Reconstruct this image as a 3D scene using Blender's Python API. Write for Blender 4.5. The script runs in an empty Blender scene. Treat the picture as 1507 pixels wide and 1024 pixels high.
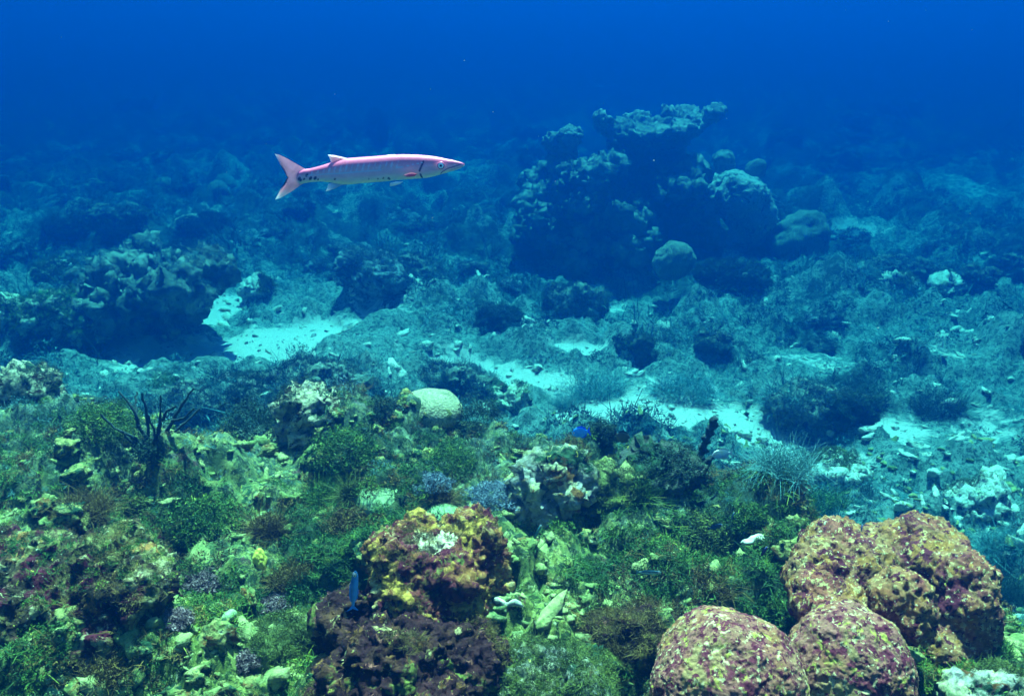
import bpy, math, random
import numpy as np
from mathutils import Vector, Matrix, Euler

# ------------------------------------------------------------------ camera
sc = bpy.context.scene
W0, H0, F = 1507.0, 1024.0, 1300.0
CAMZ = 1.2
PITCH = math.radians(21.5)
cd = bpy.data.cameras.new('camera'); cam = bpy.data.objects.new('camera', cd)
sc.collection.objects.link(cam); sc.camera = cam
cam.location = (0, 0, CAMZ); cam.rotation_euler = (math.pi/2 - PITCH, 0, 0)
cd.sensor_width = 36; cd.lens = 36*F/W0; cd.clip_start = .05; cd.clip_end = 600

# ------------------------------------------------------------------ world and sun
SUN_EL, SUN_AZ = 67, 8          # azimuth from +Y (away from the camera) towards +X
wd = bpy.data.worlds.new('World'); sc.world = wd; wd.use_nodes = True
nt = wd.node_tree; nt.nodes.clear()
sky = nt.nodes.new('ShaderNodeTexSky'); sky.sky_type = 'NISHITA'; sky.sun_disc = False
sky.sun_elevation = math.radians(SUN_EL); sky.sun_rotation = math.radians(SUN_AZ)
bg = nt.nodes.new('ShaderNodeBackground'); bg.inputs[1].default_value = .05
wo = nt.nodes.new('ShaderNodeOutputWorld')
nt.links.new(sky.outputs[0], bg.inputs[0]); nt.links.new(bg.outputs[0], wo.inputs[0])
ld = bpy.data.lights.new('sun', 'SUN'); ld.energy = 5; ld.angle = math.radians(.5); ld.color = (1, .95, .80)
sun = bpy.data.objects.new('sun', ld); sc.collection.objects.link(sun)
el, az = math.radians(SUN_EL), math.radians(SUN_AZ)
sd = Vector((math.sin(az)*math.cos(el), math.cos(az)*math.cos(el), math.sin(el)))
sun.rotation_euler = sd.to_track_quat('Z', 'Y').to_euler()
sc.view_settings.view_transform = 'Standard'; sc.view_settings.look = 'None'
sc.view_settings.exposure = 3.35; sc.view_settings.gamma = 1
cy = sc.cycles
cy.max_bounces = 5; cy.diffuse_bounces = 2; cy.glossy_bounces = 1; cy.volume_bounces = 2
cy.transparent_max_bounces = 6; cy.use_denoising = True
cy.sample_clamp_indirect = 6

# ------------------------------------------------------------------ helpers
rs = np.random.RandomState(7); random.seed(7)
def col(h):
    """sRGB 0-255 -> linear"""
    return tuple((c/255/12.92 if c/255 <= .04045 else ((c/255+.055)/1.055)**2.4) for c in h)
_rt = np.random.RandomState(3)
PERM = _rt.permutation(4096); GR = _rt.normal(size=(4096, 3)); GR /= np.linalg.norm(GR, axis=1)[:, None]
def noise(p, seed=0):
    """gradient noise, p (n,3) -> about -1..1"""
    p = np.asarray(p, float) + seed*17.37
    i = np.floor(p).astype(int); f = p - i; u = f*f*f*(f*(f*6-15)+10)
    out = 0
    for dx in (0, 1):
        for dy in (0, 1):
            for dz in (0, 1):
                h = PERM[(PERM[(PERM[(i[:, 0]+dx) & 4095] + i[:, 1]+dy) & 4095] + i[:, 2]+dz) & 4095]
                g = GR[h]; d = f - (dx, dy, dz)
                w = (u[:, 0] if dx else 1-u[:, 0])*(u[:, 1] if dy else 1-u[:, 1])*(u[:, 2] if dz else 1-u[:, 2])
                out = out + w*(g*d).sum(1)
    return out*1.6
def fbm(p, seed=0, octv=4, gain=.5):
    p = np.asarray(p, float); a = 1; s = 0
    for k in range(octv):
        s = s + a*noise(p*2**k, seed+k*3); a *= gain
    return s
def ridged(p, seed=0, octv=3):
    p = np.asarray(p, float); a = 1; s = 0
    for k in range(octv):
        s = s + a*(1-np.abs(noise(p*2**k, seed+k*5))*2); a *= .5
    return s
def worley(p, seed=0):
    p = np.asarray(p, float) + seed*9.1
    i = np.floor(p).astype(int); best = np.full(len(p), 9.)
    for dx in (-1, 0, 1):
        for dy in (-1, 0, 1):
            for dz in (-1, 0, 1):
                c = i + (dx, dy, dz)
                h = PERM[(PERM[(PERM[c[:, 0] & 4095] + c[:, 1]) & 4095] + c[:, 2]) & 4095]
                q = c + GR[h]*.35 + .5
                best = np.minimum(best, ((q-p)**2).sum(1))
    return np.sqrt(best)
def xy3(x, y, z=0.):
    return np.stack([np.asarray(x, float), np.asarray(y, float), np.full(np.shape(x), float(z))], -1)
def sstep(a, b, x):
    t = np.clip((x-a)/(b-a), 0, 1); return t*t*(3-2*t)

def ray(px, py):
    dx, dy = (px-W0/2)/F, (py-H0/2)/F
    c, s = math.cos(PITCH), math.sin(PITCH)
    return np.array([dx, c - dy*s, -s - dy*c])
def onplane(px, py, z):
    d = ray(px, py); t = (z-CAMZ)/d[2]; return np.array([0, 0, CAMZ]) + d*t
def P(px, py, Y):
    """world point seen at that pixel at distance Y in front"""
    d = ray(px, py); return np.array([0, 0, CAMZ]) + d*(Y/d[1])
def mpp(Y, py=500):
    """metres per pixel at distance Y"""
    return Y/ray(753, py)[1]/F

# ------------------------------------------------------------------ terrain
edge_px = [(-400, 480), (0, 532), (180, 600), (330, 628), (480, 606), (590, 600), (720, 600), (850, 632), (1000, 655),
           (1090, 690), (1180, 735), (1300, 775), (1420, 830), (1507, 900), (1900, 1100)]
edge = np.array([onplane(a, b, 0.)[:2] for a, b in edge_px])
def base_h(x, y):
    x = np.asarray(x, float); y = np.asarray(y, float)
    ye = np.interp(x, edge[:, 0], edge[:, 1])
    q = xy3(x, y)
    d = y - ye + .18*noise(q*2.2, 5)
    drop = sstep(-.25, .6, d)
    h = -.8*drop - .28*sstep(.5, 4.5, d) - .55*sstep(4, 16, d)
    h = h + .10*fbm(q*.55, 11, 2)*sstep(2, 8, y)*1.8 + .06*fbm(q*1.3, 21, 2)
    h = h + .22*np.maximum(fbm(q*.8, 31, 2), 0)*sstep(3.5, 8, y)
    h = h + 1.2*sstep(32, 75, y)*.6
    return h
def gz(x, y):
    return float(base_h(np.array([x]), np.array([y]))[0])
BUILT = []
def at(px, py):
    """first hit of the pixel's ray with the terrain"""
    d = ray(px, py); o = np.array([0, 0, CAMZ])
    t = np.concatenate([np.linspace(.8, 12, 2400), np.linspace(12, 120, 1500)])
    pts = o + d*t[:, None]
    below = pts[:, 2] < (surf(pts[:, 0], pts[:, 1]) if BUILT else base_h(pts[:, 0], pts[:, 1]))
    k = int(np.argmax(below)) if below.any() else len(t)-1
    return pts[k]
# bright sand pools: (px, py, half width px, half height px, strength)
SAND = [(405, 518, 75, 24, 2.2), (450, 495, 36, 16, 2.4), (300, 535, 110, 17, 2.4), (328, 455, 24, 20, 2.2), (380, 428, 26, 12, 1.1),
        (470, 430, 70, 20, .35), (560, 470, 45, 14, .9), (620, 520, 90, 30, .55), (740, 560, 70, 16, .75), (540, 560, 60, 14, .7), (840, 518, 46, 9, 2.2), (900, 600, 75, 20, 2.3),
        (990, 618, 85, 20, 2.4), (1085, 616, 50, 14, 2.0), (820, 570, 80, 22, .9), (1000, 570, 60, 14, .9), (1200, 540, 60, 16, .8), (1320, 635, 40, 28, 1.3),
        (1250, 345, 60, 14, 1.6), (1230, 690, 90, 22, .9), (1130, 660, 60, 16, .8), (1450, 640, 60, 26, .9), (700, 545, 60, 16, .9),
        (1430, 420, 70, 18, .7), (160, 505, 45, 12, 1.3), (1150, 580, 60, 12, 1.0), (1400, 540, 60, 16, .8), (880, 450, 60, 18, .9), (1440, 280, 90, 20, .8)]
_sand = []
for (a, b, w, h, s) in SAND:
    c = at(a, b); l = at(a-w, b); r = at(a+w, b); u = at(a, b-h); d_ = at(a, b+h)
    _sand.append((c[0], c[1], max(abs(r[0]-l[0])/2, .05), max(abs(u[1]-d_[1])/2, .06), s))
def sandiness(x, y):
    s = np.zeros(np.shape(x))
    for (cx, cy_, sx, sy, k) in _sand:
        s = s + k*np.exp(-(((x-cx)/sx)**2 + ((y-cy_)/sy)**2)**1.3*.8)
    return s
def cover(x, y):
    """>0 where weed grows, <0 where bare rubble or sand lies"""
    q = xy3(x, y)
    ye = np.interp(x, edge[:, 0], edge[:, 1])
    return 1.15*fbm(q*1.6, 41, 3) + .6*noise(q*7, 51) - 1.5*sandiness(x, y) + .10 + .25*sstep(5, 9, y) - .62*sstep(.2, .8, y-ye)*(1-sstep(5, 8.5, y))

# ------------------------------------------------------------------ mesh helpers
def mesh_np(name, verts, faces, smooth=True, mat=None, attrs=None):
    verts = np.asarray(verts, np.float32); me = bpy.data.meshes.new(name)
    me.vertices.add(len(verts)); me.vertices.foreach_set('co', verts.ravel())
    if isinstance(faces, np.ndarray):
        n, k = faces.shape; me.loops.add(n*k); me.loops.foreach_set('vertex_index', faces.astype(np.int32).ravel())
        me.polygons.add(n); me.polygons.foreach_set('loop_start', np.arange(0, n*k, k, dtype=np.int32))
    else:
        idx = np.concatenate([np.asarray(f) for f in faces]); ln = np.array([len(f) for f in faces])
        me.loops.add(len(idx)); me.loops.foreach_set('vertex_index', idx.astype(np.int32))
        me.polygons.add(len(ln)); me.polygons.foreach_set('loop_start', (np.cumsum(ln)-ln).astype(np.int32))
    me.update(calc_edges=True)
    me.polygons.foreach_set('use_smooth', np.full(len(me.polygons), smooth))
    for k, v in (attrs or {}).items():
        if v.ndim == 1:
            me.attributes.new(k, 'FLOAT', 'POINT').data.foreach_set('value', v.astype(np.float32))
        else:
            me.attributes.new(k, 'FLOAT_COLOR', 'POINT').data.foreach_set('color', v.astype(np.float32).ravel())
    if mat: me.materials.append(mat)
    return me
def link(name, me, parent=None, loc=(0, 0, 0), rot=(0, 0, 0)):
    o = bpy.data.objects.new(name, me); sc.collection.objects.link(o)
    o.location = loc; o.rotation_euler = rot
    if parent: o.parent = parent
    return o
def tag(o, label, cat, group=None, kind=None):
    if label: o['label'] = label
    if cat: o['category'] = cat
    if group: o['group'] = group
    if kind: o['kind'] = kind
    return o
import bmesh
_ico = {}
def ico(sub):
    if sub not in _ico:
        bm = bmesh.new(); bmesh.ops.create_icosphere(bm, subdivisions=sub, radius=1)
        _ico[sub] = (np.array([v.co[:] for v in bm.verts]), np.array([[v.index for v in f.verts] for f in bm.faces])); bm.free()
    return _ico[sub]
def rotm(rx, ry, rz):
    return np.array(Euler((rx, ry, rz)).to_matrix())
def merge(parts):
    vs, fs, n = [], [], 0
    for v, f in parts:
        vs.append(v); fs.append(f+n); n += len(v)
    return np.concatenate(vs), np.concatenate(fs)
def normals(v, f):
    n = np.zeros_like(v); a = v[f[:, 0]]; b = v[f[:, 1]]; c = v[f[:, 2]]
    fn = np.cross(b-a, c-a)
    if f.shape[1] == 4: fn += np.cross(c-a, v[f[:, 3]]-a)
    for k in range(f.shape[1]): np.add.at(n, f[:, k], fn)
    return n/np.maximum(np.linalg.norm(n, axis=1), 1e-12)[:, None]
def fused(blobs, voxel, amps, seed=0, cut=None):
    """blobs: (centre, radii, euler) -> one remeshed surface roughened by amps [(freq, amp, kind)]"""
    parts = []
    for c, r, e in blobs:
        v, f = ico(4); v = v*np.array(r)
        v = v @ rotm(*e).T + np.array(c); parts.append((v, f))
    v, f = merge(parts)
    o = link('tmp', mesh_np('tmp', v, f))
    m = o.modifiers.new('r', 'REMESH'); m.mode = 'VOXEL'; m.voxel_size = voxel
    m2 = o.modifiers.new('s', 'SMOOTH'); m2.factor = .7; m2.iterations = 3
    dg = bpy.context.evaluated_depsgraph_get(); ev = o.evaluated_get(dg); me = ev.to_mesh()
    n = len(me.vertices); v = np.empty(n*3, np.float32); me.vertices.foreach_get('co', v); v = v.reshape(-1, 3).astype(float)
    nl = len(me.loops); li = np.empty(nl, np.int32); me.loops.foreach_get('vertex_index', li)
    f = li.reshape(-1, 4) if nl == 4*len(me.polygons) else None
    if f is None:
        me.calc_loop_triangles(); f = np.array([t.vertices[:] for t in me.loop_triangles])
    f = f.copy(); ev.to_mesh_clear(); bpy.data.objects.remove(o, do_unlink=True)
    return rough(v, f, amps, seed), f
def rough(v, f, amps, seed=0):
    for k, (fr, a, kind) in enumerate(amps):
        n = normals(v, f); q = v*fr
        if kind == 'n': d = fbm(q, seed+k*7, 3)
        elif kind == 'r': d = ridged(q, seed+k*7, 3)-.8
        elif kind == 'p': d = -np.maximum(.45-worley(q, seed+k), 0)*2.2          # pits
        elif kind == 'b': d = (.55-worley(q, seed+k))                           # bumps
        elif kind == 'w': d = fbm(q+.8*np.stack([noise(q*.7, 1), noise(q*.7, 2), noise(q*.7, 3)], 1), seed+k, 2)
        v = v + n*(d*a)[:, None]
    return v

# ------------------------------------------------------------------ materials
def newmat(name):
    m = bpy.data.materials.new(name); m.use_nodes = True; t = m.node_tree; t.nodes.clear()
    o = t.nodes.new('ShaderNodeOutputMaterial'); b = t.nodes.new('ShaderNodeBsdfPrincipled')
    b.inputs['Roughness'].default_value = .85; b.inputs['Specular IOR Level'].default_value = .15
    t.links.new(b.outputs[0], o.inputs[0]); return m, t, b
def nn(t, kind, **kw):
    n = t.nodes.new(kind)
    for k, v in kw.items():
        if k in n.inputs: n.inputs[k].default_value = v
        else: setattr(n, k, v)
    return n
def ramp(t, fac, stops, interp='LINEAR'):
    r = t.nodes.new('ShaderNodeValToRGB'); r.color_ramp.interpolation = interp
    e = r.color_ramp.elements
    while len(e) < len(stops): e.new(.5)
    for k, (p, c) in enumerate(stops):
        e[k].position = p; e[k].color = (*(c if isinstance(c, tuple) else (c, c, c)), 1)
    t.links.new(fac, r.inputs[0]); return r.outputs[0]
def mixc(t, fac, a, b, mode='MIX'):
    m = t.nodes.new('ShaderNodeMix'); m.data_type = 'RGBA'; m.blend_type = mode
    for s, v in ((0, fac), (6, a), (7, b)):
        if isinstance(v, (int, float)): m.inputs[s].default_value = v
        elif isinstance(v, tuple): m.inputs[s].default_value = (*v, 1)
        else: t.links.new(v, m.inputs[s])
    return m.outputs[2]
def tnoise(t, vec, scale, detail=6, rough_=.6, dist=0., off=0):
    n = nn(t, 'ShaderNodeTexNoise', Scale=scale, Detail=detail, Roughness=rough_, Distortion=dist)
    if off:
        mp = nn(t, 'ShaderNodeMapping'); mp.inputs[1].default_value = (off, off*1.7, off*.6)
        t.links.new(vec, mp.inputs[0]); vec = mp.outputs[0]
    t.links.new(vec, n.inputs['Vector']); return n.outputs[0]
def bump(t, b, h, dist, strength=1.):
    n = nn(t, 'ShaderNodeBump', Strength=strength, Distance=dist); t.links.new(h, n.inputs['Height'])
    return n
def crust(name, base, patches, specks=None, bsc=40, bd=.01, off=0, pit=None):
    """base: [(pos,color)] over a broad noise; patches: [(color, scale, threshold)] laid over; specks (color, scale, amount)"""
    m, t, b = newmat(name); tc = nn(t, 'ShaderNodeTexCoord').outputs['Object']
    c = ramp(t, tnoise(t, tc, bsc*.16, 8, .65, .4, off+.1), base)
    for k, (pc, s, th) in enumerate(patches):
        f = ramp(t, tnoise(t, tc, s, 7, .68, .6, off+3.3*(k+1)), [(th-.025, 0.), (th+.025, 1.)])
        c = mixc(t, f, c, pc)
    if specks:
        for k, (scol, s, am) in enumerate(specks):
            f = ramp(t, tnoise(t, tc, s, 3, .6, .2, off+11+k*2.), [(1-am, 0.), (1-am+.05, 1.)])
            c = mixc(t, f, c, scol)
    v = ramp(t, tnoise(t, tc, bsc*1.7, 6, .7, 0, off+.7), [(.25, .45), (.75, 1.35)])
    c = mixc(t, 1., c, v, 'MULTIPLY')
    t.links.new(c, b.inputs['Base Color'])
    h = tnoise(t, tc, bsc, 8, .72, .3, off+.9); bb = bump(t, b, h, bd); last = bb
    vo = nn(t, 'ShaderNodeTexVoronoi', Scale=bsc*1.3); t.links.new(tc, vo.inputs['Vector'])
    b2 = bump(t, b, vo.outputs['Distance'], bd*.5, .7); t.links.new(bb.outputs[0], b2.inputs['Normal'])
    t.links.new(b2.outputs[0], b.inputs['Normal']); return m
def leafmat(name, stops, trans=.15, rough_=.7):
    m, t, b = newmat(name)
    a = nn(t, 'ShaderNodeAttribute', attribute_name='tint')
    c = ramp(t, a.outputs['Fac'], stops); t.links.new(c, b.inputs['Base Color'])
    b.inputs['Roughness'].default_value = rough_
    return m
def plain(name, c, r=.6, var=.25, sc_=60):
    m, t, b = newmat(name); tc = nn(t, 'ShaderNodeTexCoord').outputs['Object']
    v = ramp(t, tnoise(t, tc, sc_, 5), [(.3, 1-var), (.7, 1+var)])
    t.links.new(mixc(t, 1., c, v, 'MULTIPLY'), b.inputs['Base Color']); b.inputs['Roughness'].default_value = r
    return m
CREAM, PALE, ORANGE = (.50, .36, .15), (.60, .56, .40), (.48, .20, .05)
PINK, PURPLE, WINE = (.50, .18, .14), (.20, .02, .045), (.09, .008, .02)
OLIVE, GREEN, DGREEN = (.16, .17, .03), (.07, .20, .05), (.02, .06, .025)
BROWN, DBROWN = (.17, .07, .015), (.05, .03, .012)
YELLOW = (.60, .50, .06)
GREY, SANDC = (.34, .33, .27), (.82, .76, .62)
M = {}
def bare(m, c):
    t = m.node_tree; b = t.nodes['Principled BSDF']; tc = t.nodes['Texture Coordinate'].outputs['Object']
    a = nn(t, 'ShaderNodeAttribute', attribute_name='bare').outputs['Fac']; ad = nn(t, 'ShaderNodeMath', operation='MULTIPLY_ADD')
    t.links.new(tnoise(t, tc, 35, 6, .7, .4, 31), ad.inputs[0]); ad.inputs[1].default_value = .9; t.links.new(a, ad.inputs[2])
    old = b.inputs['Base Color'].links[0].from_socket
    t.links.new(mixc(t, ramp(t, ad.outputs[0], [(.90, 0.), (1., 1.)]), old, c), b.inputs['Base Color'])
def paint_bare(o, px, py, r, sx=1.):
    dg = bpy.context.evaluated_depsgraph_get(); hit = sc.ray_cast(dg, Vector((0, 0, CAMZ)), Vector(ray(px, py)).normalized())
    p = np.array(hit[1]-o.location); n = len(o.data.vertices); v = np.empty(n*3, np.float32); o.data.vertices.foreach_get('co', v); v = v.reshape(-1, 3)
    d = (v-p)/np.array([sx, 1, 1]); w = np.exp(-(d**2).sum(1)/r**2)
    at_ = o.data.attributes.get('bare')
    if at_: w0 = np.empty(n, np.float32); at_.data.foreach_get('value', w0); w = np.maximum(w, w0)
    else: at_ = o.data.attributes.new('bare', 'FLOAT', 'POINT')
    at_.data.foreach_set('value', w.astype(np.float32))
M['warm'] = crust('orange_coral_crust', [(.3, (.14, .035, .02)), (.42, (.28, .085, .03)), (.52, (.32, .15, .055)), (.6, (.28, .07, .045)), (.75, (.26, .10, .025))],
                  [((.13, .018, .03), 7, .57), (WINE, 16, .58), ((.35, .14, .03), 24, .56), (YELLOW, 30, .66)], [((.55, .36, .14), 70, .42), (WINE, 60, .42), ((.6, .5, .3), 120, .35)], bsc=55, bd=.012, off=1)
M['dome'] = crust('pink_coral_crust', [(.3, (.26, .13, .055)), (.5, (.24, .075, .055)), (.7, (.28, .11, .035))],
                  [((.13, .018, .03), 26, .54), ((.30, .16, .06), 12, .58), ((.34, .25, .04), 38, .60), (OLIVE, 5, .66)], [(WINE, 75, .46), ((.48, .33, .16), 85, .41)], bsc=95, bd=.005, off=5)
M['wine'] = crust('purple_coral_crust', [(.35, (.40, .28, .11)), (.44, (.34, .14, .03)), (.52, (.16, .04, .02)), (.6, (.14, .015, .03)), (.7, (.42, .28, .12))],
                  [(WINE, 9, .55), ((.46, .25, .04), 11, .55), (CREAM, 15, .60), (OLIVE, 12, .62), (WINE, 26, .60)], [(YELLOW, 60, .30), (CREAM, 90, .34)], bsc=60, bd=.012, off=9)
bare(M['wine'], (.60, .50, .30))
M['winedark'] = crust('dark_purple_crust', [(.35, (.06, .014, .014)), (.5, (.03, .006, .008)), (.62, (.12, .045, .015)), (.72, (.04, .012, .008))],
                      [(CREAM, 17, .63), (OLIVE, 10, .60), ((.20, .08, .02), 24, .60)], [((.4, .32, .06), 70, .34), ((.3, .1, .07), 50, .36)], bsc=60, bd=.014, off=13)
M['mixed'] = crust('mixed_reef_crust', [(.3, OLIVE), (.45, GREY), (.58, (.50, .46, .24)), (.7, GREEN)],
                   [(DGREEN, 8, .55), (BROWN, 11, .60), (PALE, 14, .66), (WINE, 10, .65)], [(YELLOW, 50, .34)], bsc=50, bd=.015, off=17)
M['mossy'] = crust('mossy_reef_rock', [(.3, (.16, .20, .10)), (.45, (.42, .42, .28)), (.55, (.62, .58, .40)), (.7, (.30, .32, .18))],
                  [(DGREEN, 9, .52), (DBROWN, 16, .60), (GREEN, 5, .60)], [(PALE, 50, .34)], bsc=50, bd=.015, off=23)
M['cream'] = crust('cream_pitted_rock', [(.3, (.22, .22, .12)), (.45, (.42, .37, .22)), (.58, (.56, .50, .30)), (.72, (.24, .22, .11))],
                  [(DGREEN, 12, .57), (DBROWN, 24, .56)], [(PALE, 60, .38), (DGREEN, 70, .38)], bsc=60, bd=.015, off=24)
M['grey'] = crust('grey_reef_rock', [(.3, (.20, .22, .16)), (.5, GREY), (.7, (.48, .44, .34))],
                  [(DGREEN, 8, .58), (DBROWN, 12, .60)], [(PALE, 40, .36)], bsc=40, bd=.015, off=21)
M['pale'] = crust('pale_reef_rock', [(.3, (.42, .40, .30)), (.5, (.62, .58, .44)), (.7, (.50, .48, .36))],
                  [(DGREEN, 9, .60), (OLIVE, 6, .64)], [(PALE, 40, .36), (DBROWN, 60, .33)], bsc=45, bd=.012, off=25)
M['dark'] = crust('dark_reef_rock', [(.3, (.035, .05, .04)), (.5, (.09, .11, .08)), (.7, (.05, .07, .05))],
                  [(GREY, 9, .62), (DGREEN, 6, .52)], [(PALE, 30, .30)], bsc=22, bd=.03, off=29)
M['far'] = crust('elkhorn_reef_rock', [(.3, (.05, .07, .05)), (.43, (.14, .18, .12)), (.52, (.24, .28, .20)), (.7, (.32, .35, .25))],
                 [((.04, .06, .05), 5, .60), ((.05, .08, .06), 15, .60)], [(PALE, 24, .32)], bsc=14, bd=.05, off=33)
M['brain'] = crust('brain_coral_skin', [(.3, (.18, .22, .15)), (.6, (.28, .31, .21))],
                   [((.09, .12, .08), 5, .58)], [((.25, .28, .16), 55, .40)], bsc=70, bd=.006, off=37)
def grooves(m, sc_, dist):
    t = m.node_tree; b = t.nodes['Principled BSDF']; tc = t.nodes['Texture Coordinate'].outputs['Object']
    w = nn(t, 'ShaderNodeTexWave', Scale=sc_, Distortion=14., Detail=2.); w.inputs['Detail Scale'].default_value = .6; t.links.new(tc, w.inputs['Vector'])
    bb = bump(t, b, w.outputs['Fac'], dist, 1.); t.links.new(b.inputs['Normal'].links[0].from_socket, bb.inputs['Normal']); t.links.new(bb.outputs[0], b.inputs['Normal'])
    old = b.inputs['Base Color'].links[0].from_socket
    t.links.new(mixc(t, 1., old, ramp(t, w.outputs['Fac'], [(.1, .78), (.6, 1.06)]), 'MULTIPLY'), b.inputs['Base Color'])
grooves(M['brain'], 34, .008)
M['greydome'] = crust('grey_dome_skin', [(.3, (.20, .19, .10)), (.6, (.32, .30, .17))],
                      [((.16, .17, .09), 14, .60), (OLIVE, 7, .64)], [((.20, .2, .11), 90, .44), (PALE, 120, .34)], bsc=110, bd=.006, off=39)
M['lime'] = crust('green_coral_skin', [(.3, (.18, .30, .12)), (.6, (.30, .40, .18))],
                  [((.20, .35, .15), 9, .60)], [(PALE, 55, .28)], bsc=70, bd=.006, off=41)
M['outcrop'] = crust('outcrop_crust', [(.3, (.10, .05, .015)), (.42, (.34, .30, .10)), (.52, (.12, .10, .02)), (.6, (.46, .38, .18)), (.72, (.22, .09, .03))],
                     [(WINE, 7, .53), (DBROWN, 14, .54), ((.40, .16, .04), 11, .60), ((.50, .42, .2), 20, .62)], [(YELLOW, 60, .34), (PALE, 80, .33)], bsc=60, bd=.015, off=19)
M['mound'] = crust('mound_rock', [(.3, (.06, .10, .10)), (.45, (.16, .22, .21)), (.55, (.32, .38, .34)), (.7, (.12, .18, .17))],
                   [((.03, .05, .05), 4, .56), ((.03, .06, .05), 11, .60)], [(PALE, 22, .32)], bsc=16, bd=.04, off=35)
M['rubble'] = crust('dead_coral_rubble', [(.3, (.08, .12, .03)), (.45, (.18, .22, .06)), (.55, (.34, .33, .12)), (.66, (.10, .16, .05)), (.75, (.28, .28, .12))],
                    [(DGREEN, 14, .60), (BROWN, 9, .64), (PURPLE, 12, .68)], [(YELLOW, 60, .32)], bsc=60, bd=.008, off=45)
M['lump'] = crust('knobbly_rubble', [(.3, (.04, .07, .015)), (.45, (.15, .20, .05)), (.55, (.34, .30, .09)), (.64, (.10, .12, .03)), (.75, (.30, .27, .10))],
                  [(DGREEN, 22, .55), (BROWN, 13, .60), ((.45, .45, .25), 30, .64), (PURPLE, 10, .69)], [(YELLOW, 80, .32)], bsc=80, bd=.010, off=47)
M['sponge'] = crust('yellow_sponge_skin', [(.3, (.45, .38, .04)), (.6, (.70, .58, .08))], [((.3, .3, .03), 30, .6)], None, bsc=90, bd=.004, off=49)
M['twig'] = crust('dark_branch_bark', [(.3, (.012, .03, .03)), (.6, (.03, .05, .045))], [], None, bsc=90, bd=.004, off=53)
M['weed'] = leafmat('green_weed', [(0, (.008, .03, .006)), (.4, (.025, .075, .012)), (.75, (.10, .17, .015)), (1, (.30, .30, .03))])
M['brownweed'] = leafmat('brown_weed', [(0, (.02, .015, .006)), (.5, (.10, .06, .012)), (1, (.26, .17, .03))])
M['olive'] = leafmat('olive_weed', [(0, (.012, .02, .006)), (.5, (.07, .09, .015)), (1, (.20, .22, .03))])
M['dweed'] = leafmat('dark_weed', [(0, (.006, .02, .014)), (.6, (.018, .05, .03)), (1, (.06, .10, .05))])
M['blueweed'] = leafmat('blue_green_weed', [(0, (.02, .08, .08)), (.5, (.07, .22, .21)), (1, (.22, .42, .36))])
M['vweed'] = leafmat('valley_weed', [(0, (.004, .015, .018)), (.4, (.022, .06, .065)), (.7, (.08, .18, .16)), (1, (.20, .32, .28))])
M['pinkweed'] = leafmat('pink_grey_weed', [(0, (.05, .03, .03)), (.5, (.18, .11, .11)), (1, (.42, .28, .25))])
M['lilac'] = leafmat('lilac_weed', [(0, (.04, .07, .09)), (.5, (.11, .15, .19)), (1, (.30, .34, .38))])

# seabed
m, t, b = newmat('seabed'); M['bed'] = m
tc = nn(t, 'ShaderNodeTexCoord').outputs['Object']
aC = nn(t, 'ShaderNodeAttribute', attribute_name='cover').outputs['Fac']
aS = nn(t, 'ShaderNodeAttribute', attribute_name='sand').outputs['Fac']
rub = ramp(t, tnoise(t, tc, 9, 9, .7, .6), [(.32, (.05, .09, .02)), (.44, (.16, .24, .05)), (.52, (.38, .40, .09)), (.58, (.10, .15, .02)), (.68, (.44, .44, .12)), (.78, (.50, .46, .2))])
rub = mixc(t, ramp(t, tnoise(t, tc, 38, 8, .78, .6, 3), [(.48, 0.), (.54, 1.)]), rub, (.03, .06, .015))
rub = mixc(t, ramp(t, tnoise(t, tc, 75, 6, .75, .4, 13), [(.58, 0.), (.64, 1.)]), rub, (.5, .5, .26))
rub = mixc(t, ramp(t, tnoise(t, tc, 17, 6, .7, .5, 9), [(.61, 0.), (.66, 1.)]), rub, (.13, .05, .04))
weed = ramp(t, tnoise(t, tc, 22, 8, .75, .5, 5), [(.3, (.012, .03, .012)), (.5, (.04, .08, .025)), (.62, (.10, .12, .03)), (.75, (.16, .12, .04))])
ed = nn(t, 'ShaderNodeMath', operation='ADD'); t.links.new(aC, ed.inputs[0])
e2 = nn(t, 'ShaderNodeMath', operation='MULTIPLY_ADD'); t.links.new(tnoise(t, tc, 14, 8, .75, .4, 7), e2.inputs[0]); e2.inputs[1].default_value = 2.6; e2.inputs[2].default_value = -1.3
t.links.new(e2.outputs[0], ed.inputs[1])
#
cw = ramp(t, ed.outputs[0], [(.05, 0.), (.30, 1.)])
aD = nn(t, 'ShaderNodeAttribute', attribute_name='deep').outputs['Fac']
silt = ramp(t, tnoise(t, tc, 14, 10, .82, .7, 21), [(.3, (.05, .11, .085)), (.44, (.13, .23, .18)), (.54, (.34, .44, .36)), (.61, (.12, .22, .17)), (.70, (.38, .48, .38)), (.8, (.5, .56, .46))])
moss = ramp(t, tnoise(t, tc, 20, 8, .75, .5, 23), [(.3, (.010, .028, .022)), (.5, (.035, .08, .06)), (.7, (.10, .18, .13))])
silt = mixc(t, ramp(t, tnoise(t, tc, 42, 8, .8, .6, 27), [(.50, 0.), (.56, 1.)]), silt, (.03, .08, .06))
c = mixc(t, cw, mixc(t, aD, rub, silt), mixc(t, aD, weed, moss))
sn = ramp(t, tnoise(t, tc, 120, 4, .7), [(.3, (.62, .56, .44)), (.6, SANDC)])
se = nn(t, 'ShaderNodeMath', operation='MULTIPLY_ADD'); t.links.new(tnoise(t, tc, 9, 10, .72, .5, 2), se.inputs[0]); se.inputs[1].default_value = 2.8
sm = nn(t, 'ShaderNodeMath', operation='SUBTRACT'); t.links.new(aS, sm.inputs[0]); sm.inputs[1].default_value = 1.35
t.links.new(sm.outputs[0], se.inputs[2])
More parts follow.
